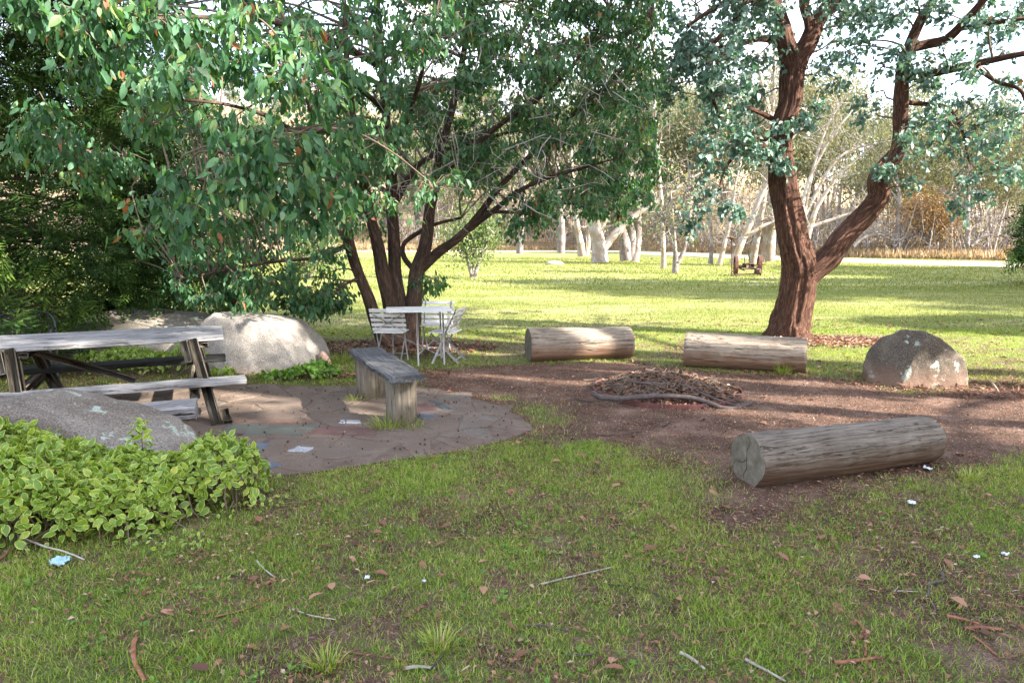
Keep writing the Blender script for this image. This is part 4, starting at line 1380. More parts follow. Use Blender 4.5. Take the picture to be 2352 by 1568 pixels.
# --- red-barked forked gum (right)
b_ = G(1815, 772)
Yr = b_[1]
st = [
    ('trunk', [(1812, 778, Yr, 48), (1814, 751, Yr, 42), (1830, 670, Yr, 38), (1836, 615, Yr, 37), (1828, 575, Yr, 34), (1816, 527, Yr, 32), (1801, 431, Yr, 29), (1791, 335, Yr, 26), (1800, 280, Yr, 25), (1813, 239, Yr, 24),
               (1818, 191, Yr, 25), (1820, 150, Yr, 24), (1805, 100, Yr, 20), (1794, 48, 11.7, 15), (1778, 0, 11.6, 13), (1740, -120, 11.5, 10), (1700, -300, 11.4, 7)]),
    ('limb', [(1824, 165, Yr, 20), (1838, 130, Yr, 21), (1858, 96, Yr, 20), (1878, 48, Yr + .1, 18), (1915, 0, Yr + .2, 16), (1960, -100, Yr + .3, 12), (2000, -300, Yr + .4, 7)]),
    ('limb', [(1860, 90, Yr, 12), (1858, 50, Yr, 11), (1845, 0, Yr, 10), (1840, -150, Yr, 7)]),
    ('limb', [(1845, 640, Yr, 30), (1872, 618, Yr, 27), (1906, 589, Yr, 27), (1940, 541, Yr, 24), (1988, 493, Yr, 23), (2018, 452, Yr, 22), (2018, 412, Yr, 22), (2040, 378, Yr, 20), (2062, 345, Yr, 17), (2069, 287, Yr, 17),
              (2069, 215, Yr, 15), (2074, 150, Yr, 14), (2088, 105, Yr, 12), (2115, 45, Yr, 11), (2150, -20, Yr, 9), (2190, -200, Yr, 6)]),
    ('limb', [(2085, 110, Yr, 11), (2130, 102, 11.6, 10), (2175, 90, 11.4, 10), (2217, 48, 11.2, 9), (2255, 5, 11.0, 8), (2300, -60, 10.8, 6)]),
    ('limb', [(2074, 180, Yr, 8), (2130, 172, 11.6, 8), (2189, 158, 11.3, 9), (2251, 144, 11.0, 8), (2360, 122, 10.6, 6), (2450, 110, 10.4, 4)]),
    ('limb', [(2230, 148, 11.1, 5), (2289, 187, 10.9, 4.5), (2342, 206, 10.7, 4), (2360, 250, 10.7, 2.5)]),
    ('limb', [(2196, 68, 11.28, 6), (2300, 50, 10.9, 5), (2400, 38, 10.7, 3)]),
    ('limb', [(2075, 235, Yr, 6), (2130, 240, 11.6, 5), (2180, 250, 11.3, 4), (2210, 300, 11.1, 3), (2225, 370, 11.0, 2)]),
    ('limb', [(1812, 95, Yr, 11), (1777, 91, 11.7, 9), (1739, 90, 11.5, 7), (1690, 105, 11.2, 5), (1640, 110, 11.0, 4)]),
    ('limb', [(1790, 20, 11.6, 11), (1740, 2, 11.3, 9), (1700, -5, 11.0, 7), (1640, 20, 10.7, 5), (1580, 60, 10.5, 3)]),
    ('limb', [(1715, 0, 11.1, 6), (1680, 58, 10.9, 6), (1630, 115, 10.7, 5), (1628, 190, 10.7, 4), (1645, 250, 10.6, 3), (1660, 285, 10.6, 2)]),
    ('limb', [(1795, 292, Yr, 7), (1777, 275, 11.6, 6), (1724, 251, 11.3, 5), (1667, 247, 11.1, 3)]),
    ('limb', [(1800, 330, Yr, 7), (1770, 320, 11.5, 5), (1720, 330, 11.1, 4), (1670, 380, 10.9, 3), (1650, 440, 10.8, 2)]),
]
cl = [[*px(u, v, Y), r_, n_] for u, v, Y, r_, n_ in (
    (1640, 320, 10.6, .3, 12), (1690, 330, 10.7, .3, 13), (1730, 345, 10.8, .3, 13), (1765, 350, 11, .25, 12), (1620, 360, 10.6, .25, 9), (1660, 385, 10.7, .25, 9), (1710, 310, 10.8, .25, 9),
    (1800, 300, 11.1, .25, 10), (1850, 270, 11.2, .2, 7), (1870, 250, 11.3, .2, 7), (1800, 385, 11.1, .16, 14), (1785, 360, 11.1, .16, 10), (1665, 475, 10.7, .2, 8), (1690, 490, 10.7, .18, 6), (1640, 440, 10.7, .15, 4),
    (1600, 470, 10.6, .3, 8), (1590, 520, 10.6, .25, 8), (1610, 420, 10.7, .25, 7), (1860, 300, 11.3, .18, 5),
    (1990, 60, 11.3, .35, 11), (2040, 40, 11.5, .35, 11), (2060, 120, 11.3, .35, 11), (2100, 150, 11.2, .3, 11), (2150, 130, 11.1, .3, 11), (2140, 190, 11.1, .3, 10), (2020, 160, 11.4, .3, 7), (1960, 130, 11.5, .3, 7),
    (1930, 190, 11.6, .3, 6), (1990, 230, 11.5, .25, 6), (1980, 270, 11.5, .2, 5), (1900, 160, 11.6, .3, 7), (2220, 230, 11, .3, 8), (2270, 250, 10.9, .3, 8), (2320, 270, 10.8, .3, 8), (2180, 290, 11, .3, 8),
    (2240, 300, 10.9, .3, 8), (2300, 320, 10.8, .3, 6), (2200, 350, 11, .22, 6), (2230, 420, 10.9, .25, 8), (2260, 450, 10.9, .22, 7), (2200, 460, 11, .2, 6), (2210, 490, 10.9, .18, 5), (2290, 390, 10.8, .2, 6),
    (2330, 400, 10.8, .2, 6), (2020, 390, 11.1, .16, 9), (2045, 400, 11.1, .14, 6), (2130, 270, 11.2, .25, 7), (2330, 60, 10.8, .3, 7), (2290, 100, 10.9, .25, 6), (2180, 30, 11.1, .3, 8), (2130, 20, 11.3, .3, 8), (2330, 180, 10.7, .25, 5), (2100, 420, 11, .18, 5), (2140, 330, 11.1, .2, 5))]
cl += region(46, 1540, 1760, -80, 240, 10.2, 12.6, .38, 12)
cl += region(26, 1880, 2380, -60, 130, 10.2, 12.8, .36, 9)
cl += region(14, 2060, 2380, 150, 400, 10.2, 12.2, .30, 7)
cl += region(16, 1760, 2000, -100, 60, 10.8, 12.6, .38, 10)
cl += region(10, 1620, 1740, 200, 310, 10.6, 12, .3, 8)
cl += region(70, 1550, 2600, -750, -90, 9.5, 14, .6, 11)
grow_tree('red_gum_tree', 'forked gum tree with stringy red-brown bark and blue-green leaves', (b_[0], Yr, 0), st, cl, M['blueleaf'], M['red_bark'], .095, leaf_tpl(.34, .12, ws=(.95, 1.0, .6), fold=.08), leaf_tpl(.36, .10, lod=0, fold=.08), 300,
          tint=(1.8, 1.6), leaves_per=9, spread=.14, droop=.45, hi_sides=80)

# --- cypress (left edge)
def frond_tpl(nb_=5):
    V_, T_ = [], []
    for i in range(nb_):
        x = i / (nb_ - 1)
        for s_ in (-1, 1):
            L_ = .46 * (1 - x) ** .8 + .07
            k = len(V_)
            V_ += [[x * .85, 0, -.10 * x * x], [x * .85 + L_ * .75, s_ * L_, -.10 * x * x - .10 * L_], [x * .85 + .07, 0, -.10 * x * x]]
            w_ = .034
            V_ += [[x * .85 + L_ * .55, s_ * L_ * .45 + w_, -.02], [x * .85 + L_ * .55, s_ * L_ * .45 - w_, -.02]]
            T_ += [(k, k + 4, k + 1), (k, k + 1, k + 3), (k + 2, k + 4, k + 3)]
    return np.array(V_, float), [np.array(T_)], {}


def cypress_tree(label, base, H, rad, n, name='cypress', mat='cypress', size=.30, zlo=.25, face=None):
    t = thing(name, label, 'tree', base)
    P = np.array([[0, 0, -.1], [.05, 0, H * .4], [0, .05, H * .97]])
    g = tubes(curve(P, 20), np.linspace(.26, .03, 20) * rad / 2.4, 14)
    part('trunk', g[0], g[1], M['grey_bark'], t, g[2], world=False)
    hh = rng.random(n) ** 1.15
    z = zlo + hh * (H - zlo)
    th = rng.random(n) * 2 * math.pi
    prof = rad * np.minimum(1, (1.02 - hh) ** .75 * 1.15) * (1 + .18 * vn(np.stack([np.cos(th) * 2.5, np.sin(th) * 2.5, z * 1.3], -1), 8))
    r = prof * rng.uniform(.55, 1.05, n) ** .5
    pos = np.stack([r * np.cos(th), r * np.sin(th), z], -1)
    out = np.stack([np.cos(th), np.sin(th), np.zeros(n)], -1)
    X = unit(out * .8 + np.array([0, 0, -.35]) + rng.normal(0, .35, (n, 3)))
    Zn = unit(out * .5 + np.array([0, 0, .7]) + rng.normal(0, .5, (n, 3)))
    tn = np.clip(rng.beta(2, 2.2, n) * .7 + vn(pos * 1.7, 4) * .28 + .08, 0, 1)
    g = scatter(frond_tpl(), pos, X, Zn, size * rng.uniform(.6, 1.25, n), {'tint': tn})
    part('foliage', g[0], g[1], M[mat], t, g[2], smooth=False, kind='stuff', world=False)
    # boughs
    nb_ = 90
    zb = rng.uniform(.5, H * .9, nb_); tb_ = rng.random(nb_) * 6.283
    rb = rad * (1.02 - zb / H) ** .75
    e = np.stack([np.cos(tb_) * rb, np.sin(tb_) * rb, zb - .3], -1); a = np.stack([zb * 0, zb * 0, zb], -1)
    g = tubes(np.stack([a, (a + e) / 2 + [0, 0, .15], e], 1), np.repeat([[.035, .02, .006]], nb_, 0), 5)
    part('branch', g[0], g[1], M['grey_bark'], t, g[2], world=False)
    return t


cypress_tree('dense dark green cypress behind the picnic table', (-7.6, 9.6, 0), 9.5, 2.6, 19000, size=.28)
cypress_tree('second dark cypress standing against the first, beyond the long brown boulder', (-7.2, 12.6, 0), 8.0, 2.3, 5000, size=.32)
ct = px(2440, 548, 24)
cypress_tree('feathery green conifer at the edge of the far lawn', (ct[0] + 1.75, 24.0, 0), 7.5, 2.5, 3000, name='conifer_tree', size=.6, zlo=.8, mat='cypress')

# ------------------------------------------------------------------ background gums
def gum_geo(seed, H=11, lean=(0, 0), forks=3, leafn=900, r0=.22, leaf=.28, spread=3.0, twigs=True, crown_lo=.35, sides=7):
    r = np.random.default_rng(seed)
    T_, Tr = [], []
    ends = []
    def branch(p, d, L_, rad, depth):
        k = 9
        pts, rr = [p], [rad]
        q = p.copy(); dd = d.copy()
        for i in range(1, k):
            dd = unit(dd + r.normal(0, .09 + .05 * depth, 3) + np.array([0, 0, .03]))
            q = q + dd * L_ / (k - 1)
            pts.append(q.copy()); rr.append(rad * (1 - .72 * i / (k - 1)))
        T_.append(pts); Tr.append(rr)
        if depth >= 3:
            ends.append(q); ends.append(pts[k // 2]); return
        nb_ = forks + (1 if depth == 0 else 0)
        for j in range(nb_):
            i0 = int(r.integers(3, k)) if depth else int(r.integers(4, k))
            az = r.random() * 6.283
            side = unit(np.array([math.cos(az), math.sin(az), r.uniform(-.1, .6)]))
            branch(pts[i0], unit(dd * .8 + side * r.uniform(.5, .95)), L_ * r.uniform(.42, .66), rr[i0] * .62, depth + 1)
    branch(np.array([0, 0, -.1]), unit(np.array([lean[0], lean[1], 1.0])), H * .62, r0, 0)
    T_, Tr = np.array(T_), np.maximum(np.array(Tr), .014)
    bark = tubes(T_, Tr, sides)
    E = np.array(ends)
    n = int(leafn * 1.7)
    i = r.integers(0, len(E), n)
    pos = E[i] + r.normal(0, .55, (n, 3)) * np.array([1, 1, .8])
    X = unit(r.normal(0, .6, (n, 3)) + np.array([0, 0, -.7])); Zn = unit(r.normal(size=(n, 3)) + np.array([0, -.3, .3]))
    tn = np.clip(r.beta(2, 2, n) * .7 + vn(pos * .8, seed) * .3 + .1, 0, 1)
    lf = scatter(leaf_tpl(.22, .1, lod=0), pos, X, Zn, leaf * r.uniform(.6, 1.3, n), {'tint': tn})
    return bark, lf


VAR = []
for k, (H, ln, fk, nl, r0) in enumerate(((10, (.1, 0), 3, 1300, .17), (12, (-.15, .1), 3, 1500, .20), (9, (.35, 0), 3, 1000, .14), (11, (.05, -.1), 3, 1500, .18), (8, (-.3, .1), 3, 1100, .12), (13, (.2, .1), 3, 1700, .22))):
    bk, lf = gum_geo(100 + k, H, ln, fk, nl, r0)
    VAR.append((mesh('trunk', bk[0], bk[1], M['white_bark' if k % 2 == 0 else 'cream_bark'], bk[2]), mesh('foliage', lf[0], lf[1], M['farleaf'], lf[2], False), bk, lf))


def place_gum(k, x, y, rz, s, label, group):
    t = thing('white_gum_tree', label, 'tree', (x, y, float(hz(x, y)) - .05), rz, group)
    t.scale = (s, s, s)
    link('trunk', VAR[k][0], t)
    link('foliage', VAR[k][1], t, kind='stuff')
    return t


GA, GB = 'pale gum trees of the woodland beyond the gravel road', 'pale gum trees scattered on the far lawn and roadside'
wl = np.random.default_rng(77)
cnt = 0
tries = 0
spots_ = []
while cnt < 175 and tries < 18000:
    tries += 1
    u = wl.uniform(150, 2480)
    Y = wl.uniform(54, 135)
    x = (u - CU) / F * Y
    ye = float(yedge(np.array(x)))
    if Y < ye + 6: continue
    if 1400 < u < 1500 and Y < 125: continue
    if u < 900 and wl.random() < .5: continue
    if any(math.hypot(x - a, Y - b) < 2.6 for a, b in spots_): continue
    spots_.append((x, Y))
    kv = int(wl.integers(0, 6))
    seg = 'glimpsed through the spreading gum' if u < 900 else 'between the spreading gum and the small lichened tree' if u < 1540 else 'behind the rusty mower' if u < 1830 else 'behind the fork of the red-barked gum' if u < 2080 else 'near the orange bush'
    place_gum(kv, x, Y, wl.uniform(0, 6.28), wl.uniform(.85, 1.3) * (1.45 if u < 1980 else 1.08), ['upright white-barked gum', 'grey-barked leafy gum', 'leaning white-barked gum', 'tall grey-white gum', 'short white-barked gum', 'big spreading grey-barked gum'][kv] + ' in the woodland ' + seg, GA)
    cnt += 1
# woods on the far hill: one mass
geo_b, geo_l = [], []
FARV = [gum_geo(200 + k, 11, (.1 * (k - 1), 0), 2, 300, .18, .52, sides=3) for k in range(4)]
for i in range(280):
    u = wl.uniform(200, 2500) if i % 2 else wl.uniform(800, 1900); Y = wl.uniform(130, 330); x = (u - CU) / F * Y
    k = int(wl.integers(0, 4)); s = wl.uniform(.9, 1.5); a = rotz(wl.uniform(0, 6.28)) * s
    off = (x, Y, float(hz(x, Y)) - .3)
    bk, lf = FARV[k]
    geo_l.append(xf((lf[0], lf[1], lf[2]), a, off))
    if i < 170: geo_b.append(xf(bk, a, off))
g = cat_geo(geo_l)
fw = part('woodland', g[0], g[1], M['farleaf'], None, g[2], False, kind='stuff')
props(fw, 'hazy mass of gum trees covering the far hillside', 'woodland')
g = cat_geo(geo_b)
part('trunks', g[0], g[1], M['cream_bark'], fw, g[2], kind='stuff', world=False)


def px_tree(name, label, stems, Y, mat, leafn, seed, leafmat='farleaf', group=None, leaf=.25, twig_n=60, tw_len=2.2, crown_r=1.3, cat='tree'):
    b = stems[0][0]
    bp = px(b[0], b[1], Y)
    bz = float(hz(bp[0], bp[1]))
    t = thing(name, label, cat, (bp[0], bp[1], bz), 0, group)
    r = np.random.default_rng(seed)
    E, geo = [], []
    def dp(g_, rr): return 1 + .18 * fbm(g_ * np.array([1.2, 5, 5]), 3, seed)
    for si, s in enumerate(stems):
        W4 = np.array([[*px(u, v, Y + (w[0] if len(w := list(w_)) else 0)), rpx(rp, u, v, Y)] for (u, v, rp, *w_) in s])
        C = curve(W4, 12 * len(s))
        C[:, 3] = np.maximum(C[:, 3], .02)
        gg = tubes(C[:, :3], C[:, 3], 16, False, dp)
        part('trunk' if si == 0 else 'limb', gg[0], gg[1], mat, t, gg[2])
        E.append(C[len(C) // 2:])
    E = np.concatenate(E)
    if twig_n:
        i = r.integers(0, len(E), twig_n)
        a = E[i, :3]
        d = unit(r.normal(size=(twig_n, 3)) + np.array([0, 0, .5])) * r.uniform(.5, 1, (twig_n, 1)) * tw_len
        m1, m2 = a + d * .33 + r.normal(0, .12, a.shape), a + d * .66 + r.normal(0, .18, a.shape)
        P = np.stack([a, m1, m2, a + d], 1)
        g_ = tubes(P, np.repeat([[.035, .028, .02, .01]], twig_n, 0), 5)
        part('branches', g_[0], g_[1], mat, t, g_[2], kind='stuff')
        E2 = np.concatenate([P[:, 2], P[:, 3]])
    else: E2 = E[:, :3]
    if leafn:
        i = r.integers(0, len(E2), leafn)
        pos = E2[i] + r.normal(0, crown_r * .35, (leafn, 3))
        X = unit(r.normal(0, .6, (leafn, 3)) + np.array([0, 0, -.7])); Zn = unit(r.normal(size=(leafn, 3)))
        tn = np.clip(r.beta(2, 2, leafn), 0, 1)
        g_ = scatter(leaf_tpl(.22, .1, lod=0), pos, X, Zn, leaf * r.uniform(.6, 1.3, leafn), {'tint': tn})
        part('foliage', g_[0], g_[1], M[leafmat], t, g_[2], False, kind='stuff')
    return t


wb, cb = M['white_bark'], M['cream_bark']
px_tree('white_gum_tree', 'thick white gum with a hollow base and branches leaning over the lawn', [[(1378, 602, 20), (1376, 570, 17), (1368, 530, 15), (1355, 460, 12), (1350, 380, 9), (1345, 260, 6), (1330, 130, 4)],
        [(1385, 570, 10), (1430, 520, 8), (1480, 480, 6), (1530, 450, 4), (1570, 420, 2)], [(1372, 540, 9), (1400, 480, 7), (1440, 420, 5), (1470, 350, 3), (1500, 280, 2)]], 47, wb, 500, 1, group=GB)
px_tree('white_gum_tree', 'gnarled twin-trunked white gum beside the hollow-based gum', [[(1440, 598, 16), (1436, 560, 14), (1428, 520, 9), (1424, 470, 6), (1435, 380, 4), (1440, 280, 3)],
        [(1455, 600, 13), (1464, 560, 9), (1466, 500, 7), (1468, 420, 5), (1475, 320, 3)], [(1450, 590, 12), (1452, 540, 10), (1448, 520, 8), (1445, 490, 3)]], 48, cb, 500, 2, group=GB)
px_tree('white_gum_tree', 'slim straight white gum rising from the lawn in front of the gnarled gum', [[(1524, 618, 7), (1524, 580, 5.5), (1520, 480, 4.5), (1512, 380, 4), (1505, 280, 3.5), (1500, 150, 3), (1510, 0, 2)]], 38, wb, 250, 3, twig_n=25, group=GB)
px_tree('small_gum_tree', 'small lichened tree splitting into two stems on the far lawn', [[(1550, 632, 8), (1552, 600, 7), (1550, 560, 4), (1546, 500, 3), (1540, 440, 2)], [(1553, 610, 6), (1570, 575, 5), (1580, 520, 4), (1586, 470, 3), (1590, 400, 2)],
        [(1550, 570, 3), (1535, 530, 2), (1520, 500, 1.5)]], 33, cb, 500, 4, twig_n=70, tw_len=1.3, group=GB)
px_tree('white_gum_tree', 'slim white gum leaning to the right behind the rusty mower', [[(1652, 608, 6), (1664, 560, 5), (1680, 490, 4), (1690, 420, 3), (1710, 320, 2.5), (1720, 200, 2)]], 42, wb, 180, 5, twig_n=30, group=GB)
px_tree('white_gum_tree', 'white gum slanting up behind the mower wheel', [[(1685, 606, 10), (1700, 565, 8), (1728, 500, 7), (1760, 420, 6), (1800, 340, 5), (1870, 260, 3)], [(1712, 545, 5), (1750, 520, 4), (1800, 500, 3), (1850, 480, 2)]], 42, wb, 260, 6, group=GB)
px_tree('white_gum_tree', 'tall leaning white gum rising behind the middle of the mower', [[(1728, 606, 8), (1738, 550, 7), (1752, 470, 6), (1765, 380, 5), (1775, 250, 4), (1780, 100, 3)]], 43, wb, 200, 7, group=GB)
px_tree('white_gum_tree', 'stout white gum directly beside the red-barked trunk', [[(1765, 600, 13), (1770, 550, 11), (1776, 480, 9), (1780, 400, 8), (1770, 280, 6), (1740, 150, 4)], [(1752, 602, 9), (1758, 560, 7), (1764, 500, 6), (1768, 440, 4)]], 43, wb, 260, 8, group=GB)
px_tree('white_gum_tree', 'thin dark-footed gum between the small lichened tree and the mower', [[(1632, 606, 6), (1634, 570, 4), (1632, 500, 3), (1625, 420, 2.5), (1615, 300, 2)]], 44, cb, 160, 9, twig_n=30, group=GB)
px_tree('white_gum_tree', 'brown-streaked gum trunk at the left end of the sunny roadside trees', [[(1193, 583, 8), (1196, 540, 7), (1198, 480, 6), (1205, 380, 5), (1215, 250, 4)]], 62, cb, 200, 10, group=GB)
px_tree('white_gum_tree', 'pale gum trunk standing between the brown-streaked gum and the hollow gum', [[(1288, 582, 9), (1290, 540, 8), (1288, 480, 6), (1280, 380, 5)]], 60, cb, 200, 11, group=GB)
px_tree('white_gum_tree', 'forked pale gum just left of the hollow-based gum', [[(1338, 588, 11), (1334, 560, 9), (1326, 520, 7), (1316, 430, 5), (1310, 300, 3)], [(1345, 588, 8), (1352, 550, 6), (1350, 500, 4)]], 54, wb, 250, 12, group=GB)
px_tree('white_gum_tree', 'sprawling fallen-looking white gum whose limbs fan out behind the fork of the red-barked tree', [[(1850, 560, 8), (1862, 520, 6), (1880, 470, 5), (1930, 400, 3), (2000, 340, 2)], [(1840, 540, 5), (1850, 440, 4), (1900, 330, 3), (1960, 250, 2)],
        [(1845, 500, 4), (1930, 360, 3), (2060, 320, 1.5)], [(1842, 520, 4), (1870, 380, 3), (1900, 290, 2.5), (1935, 230, 2)], [(1865, 520, 4), (1950, 490, 3), (2020, 460, 2)]], 60, wb, 500, 13, group=GB, twig_n=120, tw_len=3)
px_tree('green_bush', 'round green bush on the lawn seen through the spreading gum', [[(1085, 637, 5), (1075, 600, 4), (1060, 560, 3), (1050, 520, 2)], [(1090, 637, 5), (1100, 600, 4), (1115, 560, 3), (1125, 520, 2)], [(1087, 637, 4), (1088, 580, 3), (1090, 510, 2)]],
        28.5, cb, 3600, 14, 'limeleaf', leaf=.14, twig_n=90, tw_len=1.0, crown_r=.9, cat='bush')
px_tree('green_bush', 'lime green bush beyond the lawn under the low boughs of the spreading gum', [[(705, 640, 5), (700, 610, 4), (690, 580, 3)], [(712, 640, 5), (725, 600, 4), (735, 570, 3)]], 28, cb, 3000, 15, 'limeleaf', leaf=.14, twig_n=80, tw_len=1.1, crown_r=1.1, cat='bush')
px_tree('green_bush', 'sunny green bush glimpsed beside the cypress', [[(430, 640, 5), (420, 600, 4), (400, 560, 3)], [(440, 640, 5), (460, 600, 4), (480, 560, 3)]], 26, cb, 3600, 16, 'limeleaf', leaf=.16, twig_n=90, tw_len=1.3, crown_r=1.4, cat='bush')
px_tree('orange_bush', 'orange twiggy bush beside the gravel road', [[(2135, 577, 5), (2125, 540, 4), (2110, 500, 3), (2100, 480, 2)], [(2140, 577, 5), (2150, 540, 4), (2170, 510, 3)], [(2137, 577, 4), (2138, 520, 3), (2140, 480, 2)]],
        62, cb, 3800, 17, 'orangeleaf', leaf=.26, twig_n=140, tw_len=2.4, crown_r=1.7, cat='bush')
for (u, Y, a) in ((1960, 60, 0), (2050, 62, 1), (2230, 58, 2), (2300, 60, 3), (1900, 66, 4)):
    px_tree('dead_tree', ['tangle of bare grey fallen timber right of the forked limb', 'bare grey dead limbs lying left of the orange bush', 'leaning dead grey branches right of the orange bush', 'low bare fallen branches by the conifer', 'bleached fallen trunk behind the road verge'][a],
            [[(u, 566, 4), (u + 25, 545, 3.5), (u + 60, 538, 2.5), (u + 90, 552, 1.5)], [(u + 10, 560, 3), (u + 20, 520, 2), (u + 5, 490, 1.2)]], Y, cb, 0, 40 + a, twig_n=40, tw_len=2.2, cat='dead tree')

# scrub under the woodland
sb = np.random.default_rng(9)
n = 26000
u = sb.uniform(0, 2500, n); Y = sb.uniform(52, 150, n); x = (u - CU) / F * Y
ok = (Y > yedge(x) + 5) & (n2(x, Y, .12, 2, 51) > -.25)
x, Y = x[ok], Y[ok]; n = len(x)
pos = np.stack([x, Y, hz(x, Y) + sb.random(n) ** 1.6 * 2.6], -1)
X = unit(sb.normal(0, .7, (n, 3)) + np.array([0, 0, .4])); Zn = unit(sb.normal(size=(n, 3)))
g = scatter(leaf_tpl(.22, .1, lod=0), pos, X, Zn, .38 * sb.uniform(.6, 1.4, n), {'tint': sb.beta(2, 1.6, n)})
props(part('undergrowth', g[0], g[1], M['farleaf'], None, g[2], False, kind='stuff'), 'olive and tan scrub beneath the woodland trees', 'scrub')
n = 5200
u = sb.uniform(900, 2500, n); Y = sb.uniform(54, 120, n); x = (u - CU) / F * Y
ok = (Y > yedge(x) + 5); x, Y = x[ok], Y[ok]; n = len(x)
a = np.stack([x, Y, hz(x, Y)], -1); d = unit(sb.normal(0, .55, (n, 3)) + np.array([0, 0, 1])) * sb.uniform(1.5, 5.5, (n, 1))
g = tubes(np.stack([a, a + d * .5 + sb.normal(0, .15, a.shape), a + d], 1), np.repeat([[.05, .035, .015]], n, 0) * sb.uniform(.6, 1.5, (n, 1)), 4)
props(part('saplings', g[0], g[1], M['white_bark'], None, g[2], kind='stuff'), 'thicket of thin white stems beneath the woodland trees', 'saplings')

# dry grass on the far verge
n = 42000
u = sb.uniform(900, 2500, n); x0 = sb.uniform(-30, 75, n)
Y = yedge(x0) + 1 + sb.random(n) ** 1.5 * 30
x = x0
ok = (np.abs(x) < Y * .8) & (Y > 30); x, Y = x[ok], Y[ok]; n = len(x)
pos = np.stack([x, Y, hz(x, Y)], -1)
X = unit(sb.normal(0, .28, (n, 3)) + np.array([0, 0, 1])); Zn = unit(sb.normal(size=(n, 3)) * np.array([1, 1, .1]) + np.array([0, -.6, 0]))
g = scatter((np.array([[0, -.05, 0], [0, .05, 0], [1, 0, 0]]), [np.array([[0, 1, 2]])], {}), pos, X, Zn, np.stack([sb.uniform(.35, .9, n), np.full(n, 2.2), np.ones(n)], -1), {'tint': sb.beta(2, 2, n)})
props(part('dry_grass', g[0], g[1], M['drygrass'], None, g[2], False, kind='stuff'), 'tall straw-coloured grass along the far side of the road', 'grass')

# wire fence beyond the road
wf = thing('wire_fence', 'old wire fence on thin posts behind the gravel road', 'fence', (35, 58, 0))
fl = curve([(4, 100), (16, 96), (23, 80), (29, 66), (38, 55), (62, 48)], 26)
ztop = []
for k, (x_, y_) in enumerate(fl):
    z_ = float(hz(x_, y_))
    g = tubes(np.array([[x_, y_, z_ - .2], [x_ + rng.normal(0, .03), y_, z_ + 1.25]]), np.array([.06, .05]), 7, True)
    part('post', g[0], g[1], M['cream_bark'], wf, g[2])
    ztop.append(z_)
for h_ in (.4, .75, 1.1):
    P = np.column_stack([fl, np.array(ztop) + h_])
    g = tubes(P, np.full(len(P), .012), 4)
    part('wire', g[0], g[1], M['rust'], wf, g[2])

# trees that shade the clearing, standing to the side of it beyond the frame
def crown_geo(seed, H, rad, rz_, n, leaf, r0=.26):
    r = np.random.default_rng(seed)
    bk, _ = gum_geo(seed, H * .95, (.03, 0), 3, 10, r0, .3, sides=12)
    k = 70
    q = unit(r.normal(size=(k, 3))) * r.random((k, 1)) ** .4 * np.array([rad, rad, rz_]) + np.array([0, 0, H - rz_])
    i = r.integers(0, k, n)
    pos = q[i] + r.normal(0, .48, (n, 3)) * np.array([1, 1, .7])
    X = unit(r.normal(0, .7, (n, 3)) + np.array([0, 0, -.6])); Zn = unit(r.normal(size=(n, 3)))
    lf = scatter(leaf_tpl(.28, .1, lod=0), pos, X, Zn, leaf * r.uniform(.6, 1.3, n), {'tint': np.clip(r.beta(2, 2, n) * .8, 0, 1)})
    a = np.zeros((k, 3)) + np.array([0, 0, H * .45]) + r.normal(0, .3, (k, 3)) * np.array([.3, .3, 3])
    lm = tubes(np.stack([a, (a + q) / 2 + np.array([0, 0, .3]), q], 1), np.repeat([[.07, .045, .02]], k, 0), 6)
    return cat_geo([bk, lm]), lf


SHADE = []
for seed, H, rad, rz_, n_l, lf_, r0_ in ((301, 13.5, 3.6, 4.4, 26000, .26, .26), (302, 12.5, 3.4, 4.0, 24000, .26, .26), (303, 18.0, 1.3, 1.8, 3000, .20, .30)):
    bk, lf = crown_geo(seed, H, rad, rz_, n_l, lf_, r0_)
    SHADE.append((mesh('trunk', bk[0], bk[1], M['red_bark'], bk[2]), mesh('foliage', lf[0], lf[1], M['blueleaf'], lf[2], False)))
SN = np.array([-sd.y, sd.x]) / math.hypot(sd.x, sd.y)      # across the sun's direction
SD2 = np.array([sd.x, sd.y]) / math.hypot(sd.x, sd.y)
LABS = ['broad dense gum tree standing beside the shaded lawn', 'tall leafy gum tree standing beside the clearing', 'slim sparse gum tree casting thin shadows over the fire clearing']
for i, (along, across, rz, s_, k) in enumerate(((13.5, 3.0, .3, 1.0, 0), (15.5, -1.4, 2.2, 1.0, 1), (13.0, -5.2, 4.0, .95, 0), (9.5, -2.6, 1.0, .62, 1), (9.0, 1.6, 3.0, .60, 0), (10.5, 4.1, 3.6, .60, 0),
                                              (18.0, 3.6, 2.0, .88, 1), (11.0, 6.25, 1.3, 1.0, 2), (9.0, 7.1, .8, .5, 2), (12.5, 7.95, 3.0, 1.0, 2), (10.0, 8.65, 4.4, .8, 2), (14.0, 9.85, .2, .9, 2),
                                              )):
    x, y = SD2 * along + SN * across
    if abs(x) < y * .80 + 3: x = y * .80 + 3.5
    t = thing('shade_tree', LABS[k], 'tree', (x, y, 0), rz, 'shade gums standing beside the clearing')
    t.scale = (s_, s_, s_)
    link('trunk', SHADE[k][0], t); link('foliage', SHADE[k][1], t, kind='stuff')
